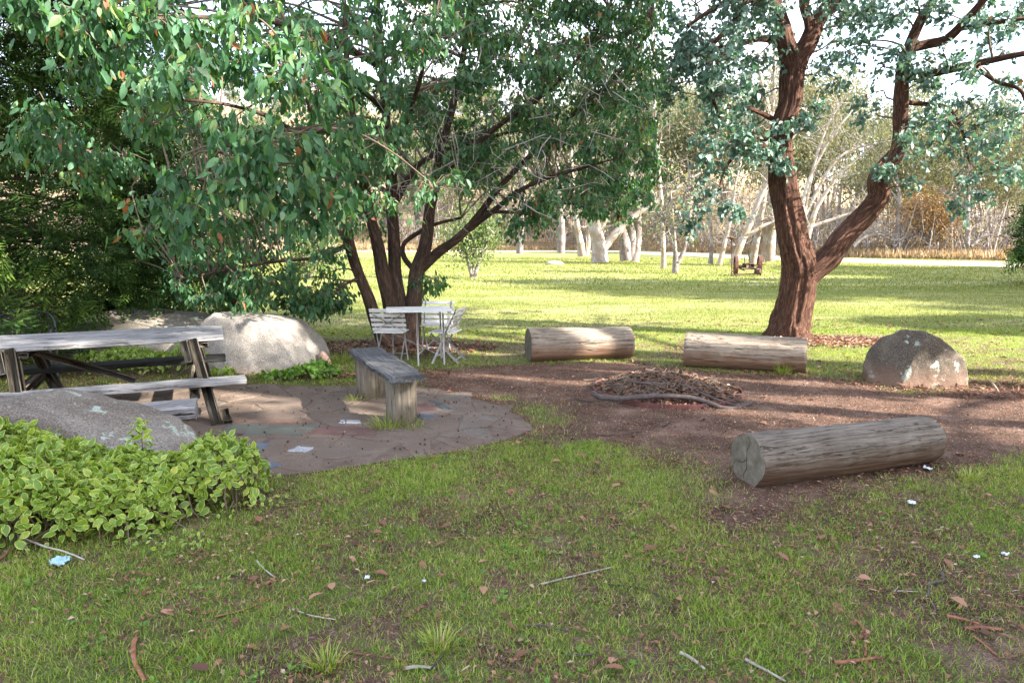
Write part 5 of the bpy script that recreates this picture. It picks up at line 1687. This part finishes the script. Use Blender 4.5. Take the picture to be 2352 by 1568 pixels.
for x, y, rz, s_, k in ((22, 8.6, .5, .62, 1), (26.5, 12.0, 2.0, .75, 0), (28, 16.5, 3.0, .85, 1), (31, 21.5, 1.0, .9, 0), (25, 17.0, 4.0, 1.25, 1), (34, 26.5, 5.0, 1.0, 1), (40, 31, 2.5, 1.2, 0), (18, 10.2, 1.8, .55, 1)):
    t = thing('lawn_tree', ['broad gum tree shading the far lawn', 'tall gum tree shading the far lawn'][k], 'tree', (x, y, 0), rz, 'gum trees standing along the side of the far lawn')
    t.scale = (s_, s_, s_)
    link('trunk', SHADE[k][0], t); link('foliage', SHADE[k][1], t, kind='stuff')

# ------------------------------------------------------------------ variegated shrub
def var_tpl():
    xs = [0, .12, .3, .5, .7, .88, 1.0]
    ws = [0, .16, .27, .30, .22, .09, 0]
    V_, rim = [[0, 0, 0]], [.55]
    for x, w_ in list(zip(xs, ws))[1:-1]:
        z = -.16 * x * x
        V_ += [[x, w_, z + .05], [x, 0, z], [x, -w_, z + .05]]; rim += [1, 0.0, 1]
    V_.append([1, 0, -.17]); rim.append(1)
    n = len(xs) - 2; e = 3 * n + 1
    T_ = [(0, 2, 1), (0, 3, 2), (e, 3 * n - 2, 3 * n - 1), (e, 3 * n - 1, 3 * n)]
    Q_ = []
    for i in range(n - 1):
        a = 1 + 3 * i; b = a + 3
        Q_ += [(a, a + 1, b + 1, b), (a + 1, a + 2, b + 2, b + 1)]
    return np.array(V_, float), [np.array(T_), np.array(Q_)], {'rim': np.array(rim)}


VT = var_tpl()


def leafy_shrub(name, label, mounds, n, mat, tpl, lsize, singles, seed, cat='shrub', z0=0.0, low=.5):
    """mounds: (x,y,rx,ry,h)"""
    r = np.random.default_rng(seed)
    c0 = np.mean([m_[:2] for m_ in mounds], 0)
    t = thing(name, label, cat, (c0[0], c0[1], 0))
    w = np.array([m_[2] * m_[3] for m_ in mounds]); w = w / w.sum()
    k = r.choice(len(mounds), n, p=w)
    mm = np.array(mounds)[k]
    a = r.random(n) * 6.283; rr = np.sqrt(r.random(n))
    dep = r.random(n) ** 2 * .35
    x = mm[:, 0] + np.cos(a) * rr * mm[:, 2]; y = mm[:, 1] + np.sin(a) * rr * mm[:, 3]
    hh = mm[:, 4] * np.sqrt(np.maximum(0, 1 - rr ** 2.6))
    # top surface is the max over mounds
    H_ = np.zeros(n)
    for m_ in mounds:
        q = ((x - m_[0]) / m_[2]) ** 2 + ((y - m_[1]) / m_[3]) ** 2
        H_ = np.maximum(H_, m_[4] * np.sqrt(np.maximum(0, 1 - q ** 1.3)))
    H_ = H_ * (1 + .26 * n2(x, y, 5, 3, seed)) + .02
    z = H_ * (1 - dep)
    e = .02
    def HH(x_, y_):
        h_ = np.zeros(len(x_))
        for m_ in mounds:
            q = ((x_ - m_[0]) / m_[2]) ** 2 + ((y_ - m_[1]) / m_[3]) ** 2
            h_ = np.maximum(h_, m_[4] * np.sqrt(np.maximum(0, 1 - q ** 1.3)))
        return h_
    gx_, gy_ = (HH(x + e, y) - HH(x - e, y)) / (2 * e), (HH(x, y + e) - HH(x, y - e)) / (2 * e)
    nrm = unit(np.stack([-np.clip(gx_, -2.5, 2.5), -np.clip(gy_, -2.5, 2.5), np.ones(n)], -1))
    side = unit(r.normal(size=(n, 3)))
    X = unit(side + nrm * .15 + np.array([0, -.25, -.15]))
    Zn = unit(nrm * 1.0 + r.normal(0, .6, (n, 3)) + np.array([0, -.15, .2]))
    sc = lsize * r.uniform(.38, 1.3, n)
    pos = np.stack([x, y, z + z0], -1)
    tn = np.clip(r.beta(2, 2, n) + n2(x, y, 3, 2, 3) * .3, 0, .96) + (r.random(n) > .985) * .04
    vis = -(pos[:, 1] + .0) + 1.5 * (1 - dep)
    order = np.argsort(-(vis - (dep > .08) * 5))
    sg = order[:singles * 3]; sg = r.permutation(sg)[:singles]
    rest = np.ones(n, bool); rest[sg] = False
    g = scatter(tpl, pos[rest], X[rest], Zn[rest], sc[rest], {'tint': tn[rest]})
    part('foliage', g[0], g[1], mat, t, g[2], True, kind='stuff')
    mv = []
    for v_ in (.15, .3, .45, .6, .8, .99):
        A = dict(tpl[2]); A['tint'] = np.full(len(tpl[0]), v_)
        mv.append(mesh('leaf', tpl[0], tpl[1], mat, A))
    for j in sg:
        x_, z_ = Vector(X[j]), Vector(Zn[j]); y_ = z_.cross(x_).normalized(); z_ = x_.cross(y_)
        o = bpy.data.objects.new('leaf', mv[int(r.integers(0, 5)) if r.random() > .02 else 5])
        o.parent = t
        o.matrix_basis = Matrix.Translation(Vector(pos[j]) - Vector((c0[0], c0[1], 0))) @ Matrix((x_, y_, z_)).transposed().to_4x4() @ Matrix.Scale(float(sc[j]), 4)
        COL.objects.link(o)
    ns = 500 if n > 5000 else (n // 10 if n > 100 else 3)
    kk = r.integers(0, n, ns)
    P1 = pos[kk]; P0 = P1 * np.array([1, 1, 0]) + np.column_stack([r.normal(0, .08, (ns, 2)), np.zeros(ns)])
    g = tubes(np.stack([P0, (P0 + P1) / 2 + r.normal(0, .02, P0.shape), P1], 1), np.full((ns, 3), .003), 4)
    part('stems', g[0], g[1], M['twig'], t, g[2], kind='stuff')
    return t


leafy_shrub('variegated_shrub', 'low mounded shrub with yellow-edged green leaves in front of the lichened boulder',
            [(-2.85, 3.92, .50, .38, .43), (-3.3, 4.0, .6, .42, .52), (-2.3, 3.98, .45, .36, .33), (-1.88, 4.18, .31, .30, .36), (-2.35, 3.75, .4, .26, .24), (-3.9, 3.9, .6, .5, .55), (-2.9, 3.65, .6, .28, .33)],
            12000, M['varieg'], VT, .058, 300, 5)
# long sprig across the boulder
leafy_shrub('variegated_sprig', 'yellowing variegated sprig climbing the face of the lichened boulder', [(px(315, 985, 4.12)[0], 4.12, .11, .06, px(315, 975, 4.12)[2])], 90, M['varieg'], VT, .055, 20, 6, cat='shrub')
leafy_shrub('ground_cover', 'lime green leafy ground cover at the foot of the pale granite boulder', [(G(650, 868)[0], 7.95, .28, .10, .08), (G(700, 870)[0], 7.9, .25, .12, .13), (G(745, 862)[0], 8.05, .22, .14, .17)], 750, M['groundleaf'], leaf_tpl(.32, .1), .06, 60, 7, cat='plant')
leafy_shrub('ground_cover', 'variegated creeper growing along the low brown boulder behind the table', [(px(230, 830, 8.3)[0], 8.3, .4, .2, .24), (px(300, 830, 8.4)[0], 8.4, .5, .2, .28), (px(380, 830, 8.3)[0], 8.3, .4, .2, .24), (px(440, 840, 8.2)[0], 8.2, .25, .15, .4)], 1700, M['varieg'], VT, .06, 60, 8, cat='plant')
leafy_shrub('ground_cover', 'small leafy creeper between the table end and the pale boulder', [(G(515, 868)[0], 7.9, .25, .12, .12)], 320, M['varieg'], VT, .05, 20, 18, cat='plant')
leafy_shrub('ground_cover', 'sparse trailing variegated sprigs on the grass beside the shrub', [(G(560, 1160)[0], G(560, 1160)[1], .30, .22, .05), (G(600, 1105)[0], G(600, 1105)[1], .12, .1, .05), (G(380, 1250)[0], G(380, 1250)[1], .3, .12, .04)], 230, M['varieg'], VT, .028, 20, 28, cat='plant')

# ------------------------------------------------------------------ grass
BL = (np.array([[0, -.5, 0], [0, .5, 0], [.55, -.36, -.05], [.55, .36, -.05], [1, 0, -.30]]), [np.array([[0, 1, 3, 2]]), np.array([[2, 3, 4]])], {})
B1 = (np.array([[0, -.5, 0], [0, .5, 0], [1, 0, -.2]]), [np.array([[0, 1, 2]])], {})


def grass(name, label, n, y0, y1, ln, wd, mat, tpl, seed, dens=None, clump=.5, tintf=(2, 2), xr=.80):
    r = np.random.default_rng(seed)
    y = np.sqrt(r.uniform(y0 ** 2, y1 ** 2, n)); x = r.uniform(-xr, xr, n) * (y + .6)
    v = vegf(x, y) * sstep(.0, .06, sdf(TERR, x, y))
    cl_ = n2(x, y, 5.5, 2, 61) * .5 + .5
    keep = r.random(n) < np.clip(v * (1 - clump + clump * 1.8 * cl_), 0, 1)
    x, y, v, cl_ = x[keep], y[keep], v[keep], cl_[keep]
    n = len(x)
    th = r.random(n) * 6.283
    lean = r.uniform(.15, 1.0, n)
    h = np.stack([np.cos(th), np.sin(th), np.zeros(n)], -1)
    X = unit(h * lean[:, None] + np.array([0, 0, 1.0]))
    Zn = unit(-h + np.array([0, 0, .3]) * lean[:, None] + r.normal(0, .3, (n, 3)))
    big = (n2(x, y, 2.0, 2, 66) > .3) * (r.random(n) < .4)
    L_ = ln * r.uniform(.45, 1.35, n) * (.7 + .5 * cl_) * (1 + .6 * big)
    s3 = np.stack([L_, wd * r.uniform(.7, 1.3, n), L_], -1)
    tn = np.clip(r.beta(*tintf, n) * .8 + n2(x, y, 1.3, 2, 64) * .22 + (r.random(n) > .88) * .45, 0, 1)
    g = scatter(tpl, np.stack([x, y, hz(x, y) - .003], -1), -X * -1, Zn, s3, {'tint': tn})
    return props(part(name, g[0], g[1], mat, None, g[2], True, kind='stuff'), label, 'grass')


grass('grass', 'patchy green grass in the shaded front of the lawn', 500000, 2.0, 5.4, .036, .0031, M['grass'], BL, 1)
grass('grass', 'short green grass around the clearing and between the logs', 330000, 5.2, 12.5, .042, .0060, M['grass'], B1, 2)
grass('lawn_grass', 'sunny yellow-green turf beyond the logs', 150000, 11.5, 24, .055, .013, M['lawngrass'], B1, 3, clump=.35)
grass('lawn_grass', 'sunny yellow-green turf reaching the gravel road', 130000, 22, 60, .10, .04, M['lawngrass'], B1, 4, clump=.35)


def tuft(label, x, y, n, ln, rad, seed, cat='grass tuft', mat='grass'):
    r = np.random.default_rng(seed)
    th = r.random(n) * 6.283; rr = np.sqrt(r.random(n)) * rad
    pos = np.stack([np.cos(th) * rr, np.sin(th) * rr, np.zeros(n) - .005], -1)
    h = np.stack([np.cos(th), np.sin(th), np.zeros(n)], -1)
    lean = r.uniform(.1, .9, n)
    X = unit(h * lean[:, None] + np.array([0, 0, 1]) + r.normal(0, .15, (n, 3)))
    Zn = unit(h * -1 + r.normal(0, .3, (n, 3)) + np.array([0, 0, .4]))
    L_ = ln * r.uniform(.5, 1.2, n)
    g = scatter(BL, pos, X, -Zn, np.stack([L_, np.full(n, .005), L_ * -1], -1), {'tint': np.clip(r.beta(2, 2, n) + (r.random(n) > .85) * .4, 0, 1)})
    o = part('grass_tuft', g[0], g[1], M[mat], None, g[2], True)
    o.location = (x, y, float(hz(x, y)))
    return props(o, label, cat)


tuft('bright green grass tuft growing against the sunlit log', G(1797, 858)[0], G(1797, 858)[1] - .03, 130, .20, .07, 1)
tuft('grass tuft at the foot of the front bench post', -1.10, 5.84, 240, .15, .12, 2)
tuft('short grass clump right of the front bench post', -.88, 5.86, 130, .09, .10, 3)
tuft('dry grass tuft at the foot of the back bench post', -1.60, 6.88, 110, .10, .10, 4)
tuft('grass tuft on the brown leaves behind the white chair', -2.35, 9.2, 150, .16, .2, 5)
tuft('tall grass shoot growing out of the variegated shrub', G(215, 1235)[0], 3.72, 26, .34, .02, 6)
tuft('bright grass tuft in the shaded lawn beside the long grey log', G(2225, 1098)[0], G(2225, 1098)[1], 120, .09, .06, 7)
tuft('bright grass tuft low in the middle of the shaded lawn', G(1010, 1485)[0], G(1010, 1485)[1], 130, .09, .05, 8)
tuft('grass tuft below the red bark strip at the front of the lawn', G(750, 1530)[0], G(750, 1530)[1], 130, .09, .05, 9)

# ------------------------------------------------------------------ litter
r = np.random.default_rng(40)
STRIP = (np.array([[0, -.05, 0], [0, .05, 0], [.5, .06, .03], [.5, -.04, .03], [1, .03, -.02]]), [np.array([[0, 3, 2, 1]]), np.array([[3, 4, 2]])], {})
DL0 = leaf_tpl(.27, .14, lod=0, fold=.10)
def litter(n, y0, y1, size, tf, name, label, tpl=DL0, dirt_only=False, zt=.35, right=0.0, on_terr=False):
    y = np.sqrt(r.uniform(y0 ** 2, y1 ** 2, n)); x = r.uniform(-.8, .8, n) * (y + .3)
    s = sdf(TERR, x, y)
    cl_ = n2(x, y, 1.6, 3, 91)
    k = (r.random(n) < np.clip(.5 + cl_ * 1.3 + right * sstep(-1, 3, x), .05, 1)) & ((s > .02) | (r.random(n) < .06))
    k &= (sdf(DIRT, x, y) > -.15) | (r.random(n) < .22)
    x, y = x[k], y[k]; n = len(x)
    pos = np.stack([x, y, hz(x, y) + .012 + r.random(n) * .012], -1)
    X = unit(np.stack([r.normal(size=n), r.normal(size=n), r.normal(0, .18, n)], -1)); Zn = unit(np.stack([r.normal(0, zt, n), r.normal(0, zt, n), np.ones(n)], -1))
    g = scatter(tpl, pos, X, Zn, size * r.uniform(.5, 1.4, n), {'tint': np.clip(r.beta(*tf, n), 0, .93)})
    return props(part(name, g[0], g[1], M['deadleaf'], None, g[2], False, kind='stuff'), label, 'leaf litter')


litter(60000, 2.1, 8.5, .024, (2.0, 2.0), 'leaf_litter', 'crumbled brown leaf litter scattered through the shaded grass', right=.3)
litter(42000, 2.1, 9.5, .042, (1.4, 2.4), 'bark_litter', 'thin bark shreds and twigs strewn over the shaded ground', STRIP, right=.4)
litter(5000, 6.5, 14, .06, (2, 2), 'leaf_litter', 'dry leaves strewn under the trees beyond the logs', right=.2)
# denser drifts: under the red tree and right edge
def drift(cx, cy, rx, ry, n, size, label, tf=(2.4, 1.8), tpl=DL, nm='leaf_litter'):
    a = r.random(n) * 6.283; q = np.sqrt(r.random(n))
    x, y = cx + np.cos(a) * q * rx, cy + np.sin(a) * q * ry
    pos = np.stack([x, y, hz(x, y) + .01 + r.random(n) * .03], -1)
    X = unit(np.stack([r.normal(size=n), r.normal(size=n), r.normal(0, .25, n)], -1)); Zn = unit(np.stack([r.normal(0, .4, n), r.normal(0, .4, n), np.ones(n)], -1))
    g = scatter(tpl, pos, X, Zn, size * r.uniform(.5, 1.4, n), {'tint': np.clip(r.beta(*tf, n), 0, 1)})
    props(part(nm, g[0], g[1], M['deadleaf'], None, g[2], False, kind='stuff'), label, 'leaf litter')


drift(G(1930, 790)[0], 10.9, 1.2, .55, 1800, .06, 'pale drift of dry leaves and bark right of the red-barked tree', (3, 1.6))
drift(G(2290, 905)[0] + .3, 7.3, 1.2, .45, 1500, .10, 'heap of dark bark shreds at the right edge of the clearing', (1.6, 2.2), STRIP, 'bark_litter')
drift(-1.9, 10.3, 1.7, .7, 1500, .06, 'brown leaves covering the ground round the many-stemmed gum', (1.6, 2))
drift(-2.2, 8.1, .8, .14, 500, .05, 'reddish leaves gathered below the pale granite boulder', (1.8, 1.8))
# gravel chips
n = 60000
y = np.sqrt(r.uniform(3.6 ** 2, 9.6 ** 2, n)); x = r.uniform(-.2, .8, n) * y
k = sdf(DIRT, x, y) < .1; x, y = x[k], y[k]; n = len(x)
tet = (np.array([[1, 0, 0], [-.5, .87, 0], [-.5, -.87, 0], [.1, 0, .9]]), [np.array([[0, 1, 3], [1, 2, 3], [2, 0, 3]])], {})
g = scatter(tet, np.stack([x, y, hz(x, y)], -1), unit(np.stack([r.normal(size=n), r.normal(size=n), r.normal(0, .2, n)], -1)), unit(np.stack([r.normal(0, .2, n), r.normal(0, .2, n), np.ones(n)], -1)), r.uniform(.0025, .007, n), {'tint': np.clip(r.beta(1.6, 1.6, n), 0, .97)})
props(part('gravel', g[0], g[1], M['deadleaf'], None, g[2], False, kind='stuff'), 'fine reddish gravel covering the fire clearing', 'gravel')
n = 900
y = np.sqrt(r.uniform(2.2 ** 2, 6.0 ** 2, n)); x = r.uniform(-.78, .78, n) * y
k = (n2(x, y, 1.4, 2, 95) > .12) & (sdf(TERR, x, y) > .1) & (sdf(DIRT, x, y) > .1); x, y = x[k], y[k]
i = np.repeat(np.arange(len(x)), 6); m_ = len(i); th_ = r.random(m_) * 6.283
pos = np.stack([x[i], y[i], hz(x[i], y[i]) + .010], -1) + np.stack([np.cos(th_) * .006, np.sin(th_) * .006, np.zeros(m_)], -1)
g = scatter(leaf_tpl(.32, .1, lod=0), pos, np.stack([np.cos(th_), np.sin(th_), np.full(m_, .5)], -1), np.stack([r.normal(0, .2, m_), r.normal(0, .2, m_), np.ones(m_)], -1), r.uniform(.012, .034, m_), {'tint': r.beta(2, 3, m_)})
props(part('weeds', g[0], g[1], M['groundleaf'], None, g[2], False, kind='stuff'), 'small broad-leaved weeds growing through the shaded grass', 'weeds')
# gum nuts on the paving
n = 420
x, y = r.uniform(-4.5, .3, n), r.uniform(4.6, 8.0, n)
k = sdf(TERR, x, y) < -.05; x, y = x[k], y[k]; n = len(x)
oc = (np.array([[1, 0, 0], [-1, 0, 0], [0, 1, 0], [0, -1, 0], [0, 0, 1], [0, 0, -1]], float), [np.array([[0, 2, 4], [2, 1, 4], [1, 3, 4], [3, 0, 4], [2, 0, 5], [1, 2, 5], [3, 1, 5], [0, 3, 5]])], {})
g = scatter(oc, np.stack([x, y, np.full(n, .024)], -1), np.repeat([[1.0, 0, 0]], n, 0), np.repeat([[0, 0, 1.0]], n, 0), r.uniform(.004, .011, n), {'tint': np.full(n, .02)})
props(part('seed_pods', g[0], g[1], M['deadleaf'], None, g[2], False, kind='stuff'), 'small dark gum nuts scattered over the paving', 'gum nuts')

# single fallen leaves
fl_m = []
for sd_, (w_, cu, fo) in enumerate(((.20, .2, .08), (.28, .12, .1), (.16, .25, .05), (.33, .1, .12))):
    tp = leaf_tpl(w_, cu, fold=fo)
    for tv_ in (.22, .45, .62, .80):
        fl_m.append(mesh('fallen_leaf', tp[0], tp[1], M['deadleaf'], {'tint': np.full(len(tp[0]), tv_)}))
cnt = 0
while cnt < 170:
    y = math.sqrt(r.uniform(2.35 ** 2, 6.2 ** 2)); x = r.uniform(-.74, .74) * y
    if sdf(TERR, np.array([x]), np.array([y]))[0] < .05 and r.random() > .05: continue
    if x < -1.7 and 3.4 < y < 5: continue
    o = link('fallen_leaf', fl_m[int(r.integers(0, 16))], None, (x, y, float(hz(x, y)) + .022))
    o.rotation_euler = (r.normal(0, .25), r.normal(0, .25), r.uniform(0, 6.28))
    s = r.uniform(.04, .085); o.scale = (s, s, s)
    props(o, 'curled brown fallen gum leaf lying on the shaded ground', 'fallen leaf', 'single fallen leaves on the shaded ground')
    cnt += 1

GR = {'p': 'pale_twig', 'g': 'grey_stick', 'd': 'dark_stick', 'o': 'orange_bark', 'b': 'brown_bark'}
ST = [
    ('stick', 'long pale stick lying over the blue scrap below the shrub', [(45, 1243), (100, 1266), (150, 1281), (195, 1297)], .007, 'p', 1, .035),
    ('bark_strip', 'curved brown bark strip arching beside the pale stick under the shrub', [(0, 1290), (38, 1262), (90, 1246), (114, 1258)], .013, 'b', .5, .03),
    ('bark_strip', 'short brown bark strip dangling beside the blue scrap', [(118, 1270), (117, 1290), (108, 1312)], .008, 'b', .4, .01),
    ('stick', 'small curved white stick touching an orange bark chip', [(590, 1288), (600, 1303), (617, 1317), (632, 1327)], .006, 'p', 1, .01),
    ('bark_chip', 'orange bark chip at the end of the small white stick', [(607, 1345), (620, 1336), (633, 1327)], .012, 'o', .4, .01),
    ('twig', 'thin brown twig in the grass left of the small white stick', [(336, 1297), (365, 1303), (392, 1311)], .005, 'b', 1, .01),
    ('bark_strip', 'long thin orange bark strip slanting up towards the small white stick', [(492, 1418), (560, 1402), (628, 1374)], .007, 'o', .4, .01),
    ('twig', 'pale thin twig right of the long orange bark strip', [(672, 1403), (715, 1418), (770, 1427)], .004, 'p', 1, .012),
    ('bark_strip', 'twisted red-brown bark strip standing at the bottom edge', [(312, 1470), (308, 1500), (308, 1528), (322, 1550), (332, 1568)], .013, 'o', .5, .02),
    ('stick', 'brown stick with a leaf-shaped end beside the twisted bark strip', [(484, 1458), (440, 1475), (400, 1495), (353, 1522)], .007, 'b', .7, .01),
    ('twig', 'slim grey twig pointing at the foot of the twisted bark strip', [(252, 1549), (275, 1534), (300, 1519)], .004, 'g', 1, .01),
    ('stick', 'straight pinkish stick with an orange sliver in the middle of the lawn', [(1242, 1344), (1321, 1325), (1404, 1306)], .006, 'p', 1, .01),
    ('stick', 'dark bowed stick right of the straight pinkish stick', [(1400, 1344), (1462, 1351), (1500, 1362), (1526, 1377)], .006, 'd', 1, .01),
    ('stick', 'grey arched stick low in the middle of the lawn', [(1204, 1441), (1235, 1438), (1262, 1443), (1314, 1453)], .006, 'g', 1, .015),
    ('bark_chip', 'flat pale bark slab near the bottom middle', [(930, 1539), (965, 1535), (1000, 1538)], .014, 'p', .35, .01),
    ('stick', 'dark stick leaning on the flat pale bark slab', [(992, 1543), (1010, 1522), (1022, 1503)], .006, 'd', 1, .02),
    ('twig', 'long thin red twig above the flat pale bark slab', [(790, 1501), (859, 1510), (945, 1523)], .005, 'b', 1, .01),
    ('stick', 'straight grey stick near the bottom edge under the grey arched stick', [(1300, 1507), (1335, 1507), (1370, 1504)], .006, 'g', 1, .01),
    ('stick', 'short dark stick in the grass below the paving', [(880, 1266), (904, 1250)], .006, 'd', 1, .01),
    ('stick', 'wriggling grey stick shaped like a snake in the lawn', [(2163, 1320), (2168, 1338), (2150, 1344), (2134, 1350), (2134, 1362), (2128, 1374), (2116, 1377)], .009, 'g', 1, .012),
    ('stick', 'short curved grey stick just below the snake-shaped stick', [(2140, 1388), (2146, 1405), (2142, 1422)], .006, 'g', 1, .01),
    ('bark_strip', 'rolled red bark tube lying level below the snake-shaped stick', [(2217, 1446), (2262, 1446), (2308, 1450)], .012, 'o', .7, .012),
    ('bark_strip', 'rolled red bark tube slanting behind the level one', [(2172, 1420), (2210, 1428), (2252, 1441)], .011, 'o', .7, .02),
    ('bark_strip', 'thick curled red bark strip near the bottom edge right of centre', [(1918, 1528), (1970, 1521), (2026, 1512)], .013, 'o', .7, .014),
    ('bark_strip', 'bent reddish bark strip above the thick curled one', [(1960, 1425), (1980, 1442), (1990, 1468), (1986, 1510)], .009, 'o', .6, .015),
    ('bark_strip', 'flat orange-brown bark strip in the lower middle of the lawn', [(1646, 1452), (1695, 1446), (1746, 1436)], .010, 'b', .4, .012),
    ('stick', 'pale stick at the bottom left of the flat orange-brown strip', [(1562, 1503), (1590, 1517), (1620, 1540)], .009, 'p', 1, .01),
    ('stick', 'long pinkish stick running off the bottom edge', [(1713, 1517), (1755, 1540), (1805, 1567)], .008, 'p', 1, .01),
    ('stick', 'dark grey stick beside the long pinkish stick', [(1827, 1534), (1845, 1548), (1868, 1563)], .006, 'd', 1, .01),
    ('bark_strip', 'thin orange bark strip below the pale scraps', [(2213, 1250), (2245, 1257), (2278, 1266)], .006, 'o', .5, .01),
    ('twig', 'thin brown twig on bare soil left of the snake-shaped stick', [(1951, 1339), (1978, 1345), (2005, 1349)], .005, 'b', 1, .01),
    ('bark_strip', 'curved brown bark strip at the right edge of the lawn', [(2293, 1384), (2322, 1394), (2354, 1397)], .009, 'b', .6, .01),
    ('twig', 'pale straight twig touching the snake-shaped stick', [(2048, 1360), (2085, 1361), (2117, 1363)], .005, 'p', 1, .01),
    ('bark_strip', 'orange bark strip slanting down below the two rolled bark tubes', [(2234, 1461), (2262, 1482), (2290, 1507)], .007, 'o', .5, .01),
    ('stick', 'short dark stick on the gravel left of the brown boulder', [(2003, 990), (2020, 998), (2036, 1003)], .008, 'd', 1, .01),
    ('twig', 'dark twig with shreds on the gravel right of the paving', [(1366, 1000), (1400, 1002), (1440, 1000), (1475, 994)], .006, 'd', 1, .012),
    ('stick', 'short grey stick on the gravel in front of the fire pit', [(1520, 982), (1545, 970)], .008, 'g', 1, .012),
]
for nm, lab, pts, rd, mk_, fl_, lift in ST:
    P = [G(u, v) + np.array([0, 0, lift]) for u, v in pts]
    for p in P: p[2] += float(hz(p[0], p[1]))
    stick(nm, lab, P, rd * .85, M[GR[mk_]], nm.replace('_', ' '), .65, 24, flat=fl_)


def scrap(label, u, v, w, mat, seed, h=.018):
    c = G(u, v); s = rpx(w, u, v, c[1]) / 2
    k = 12
    a, b = np.meshgrid(np.linspace(-1, 1, k), np.linspace(-1, 1, k), indexing='ij')
    ed = 1 - .3 * (np.abs(a) ** 2 * np.abs(b) ** 2) + .25 * n2(a, b, 1.1, 2, seed)
    z = np.abs(n2(a, b, 1.6, 2, seed + 4)) * h * 1.8 + n2(a, b, 4, 2, seed + 9) * h * .4 + .006
    P = np.stack([a * ed * s, b * ed * s * .8 + z * .3, z], -1).reshape(-1, 3)
    P2 = P - np.array([0, 0, .0015])
    i_ = np.arange(k * k).reshape(k, k)
    q = np.stack([i_[:-1, :-1], i_[1:, :-1], i_[1:, 1:], i_[:-1, 1:]], -1).reshape(-1, 4)
    o = link('paper_scrap', mesh('paper_scrap', np.concatenate([P, P2]), [np.concatenate([q, q[:, ::-1] + k * k])], mat), None, (c[0], c[1], float(hz(c[0], c[1])) + .012))
    o.rotation_euler = (0, 0, seed * 1.3)
    props(o, label, 'litter')


scrap('crumpled pale blue scrap half under the long pale stick', 143, 1296, 44, M['blue_paper'], 1, .022)
scrap('crumpled white scrap on the grass below the long grey log', 2131, 1080, 20, M['paper'], 2, .022)
scrap('folded white scrap in the grass two paces below the long grey log', 2092, 1157, 22, M['paper'], 3, .010)
scrap('small white scrap near the right edge of the lawn', 2308, 1278, 17, M['paper'], 4, .010)
scrap('small bluish-white scrap left of the one near the right edge', 2243, 1285, 15, M['paper'], 5, .008)
scrap('torn white scrap in the lower left of the lawn', 845, 1333, 18, M['paper'], 6, .010)
scrap('small white scrap between the grey arched stick and the torn scrap', 975, 1340, 9, M['paper'], 7, .008)
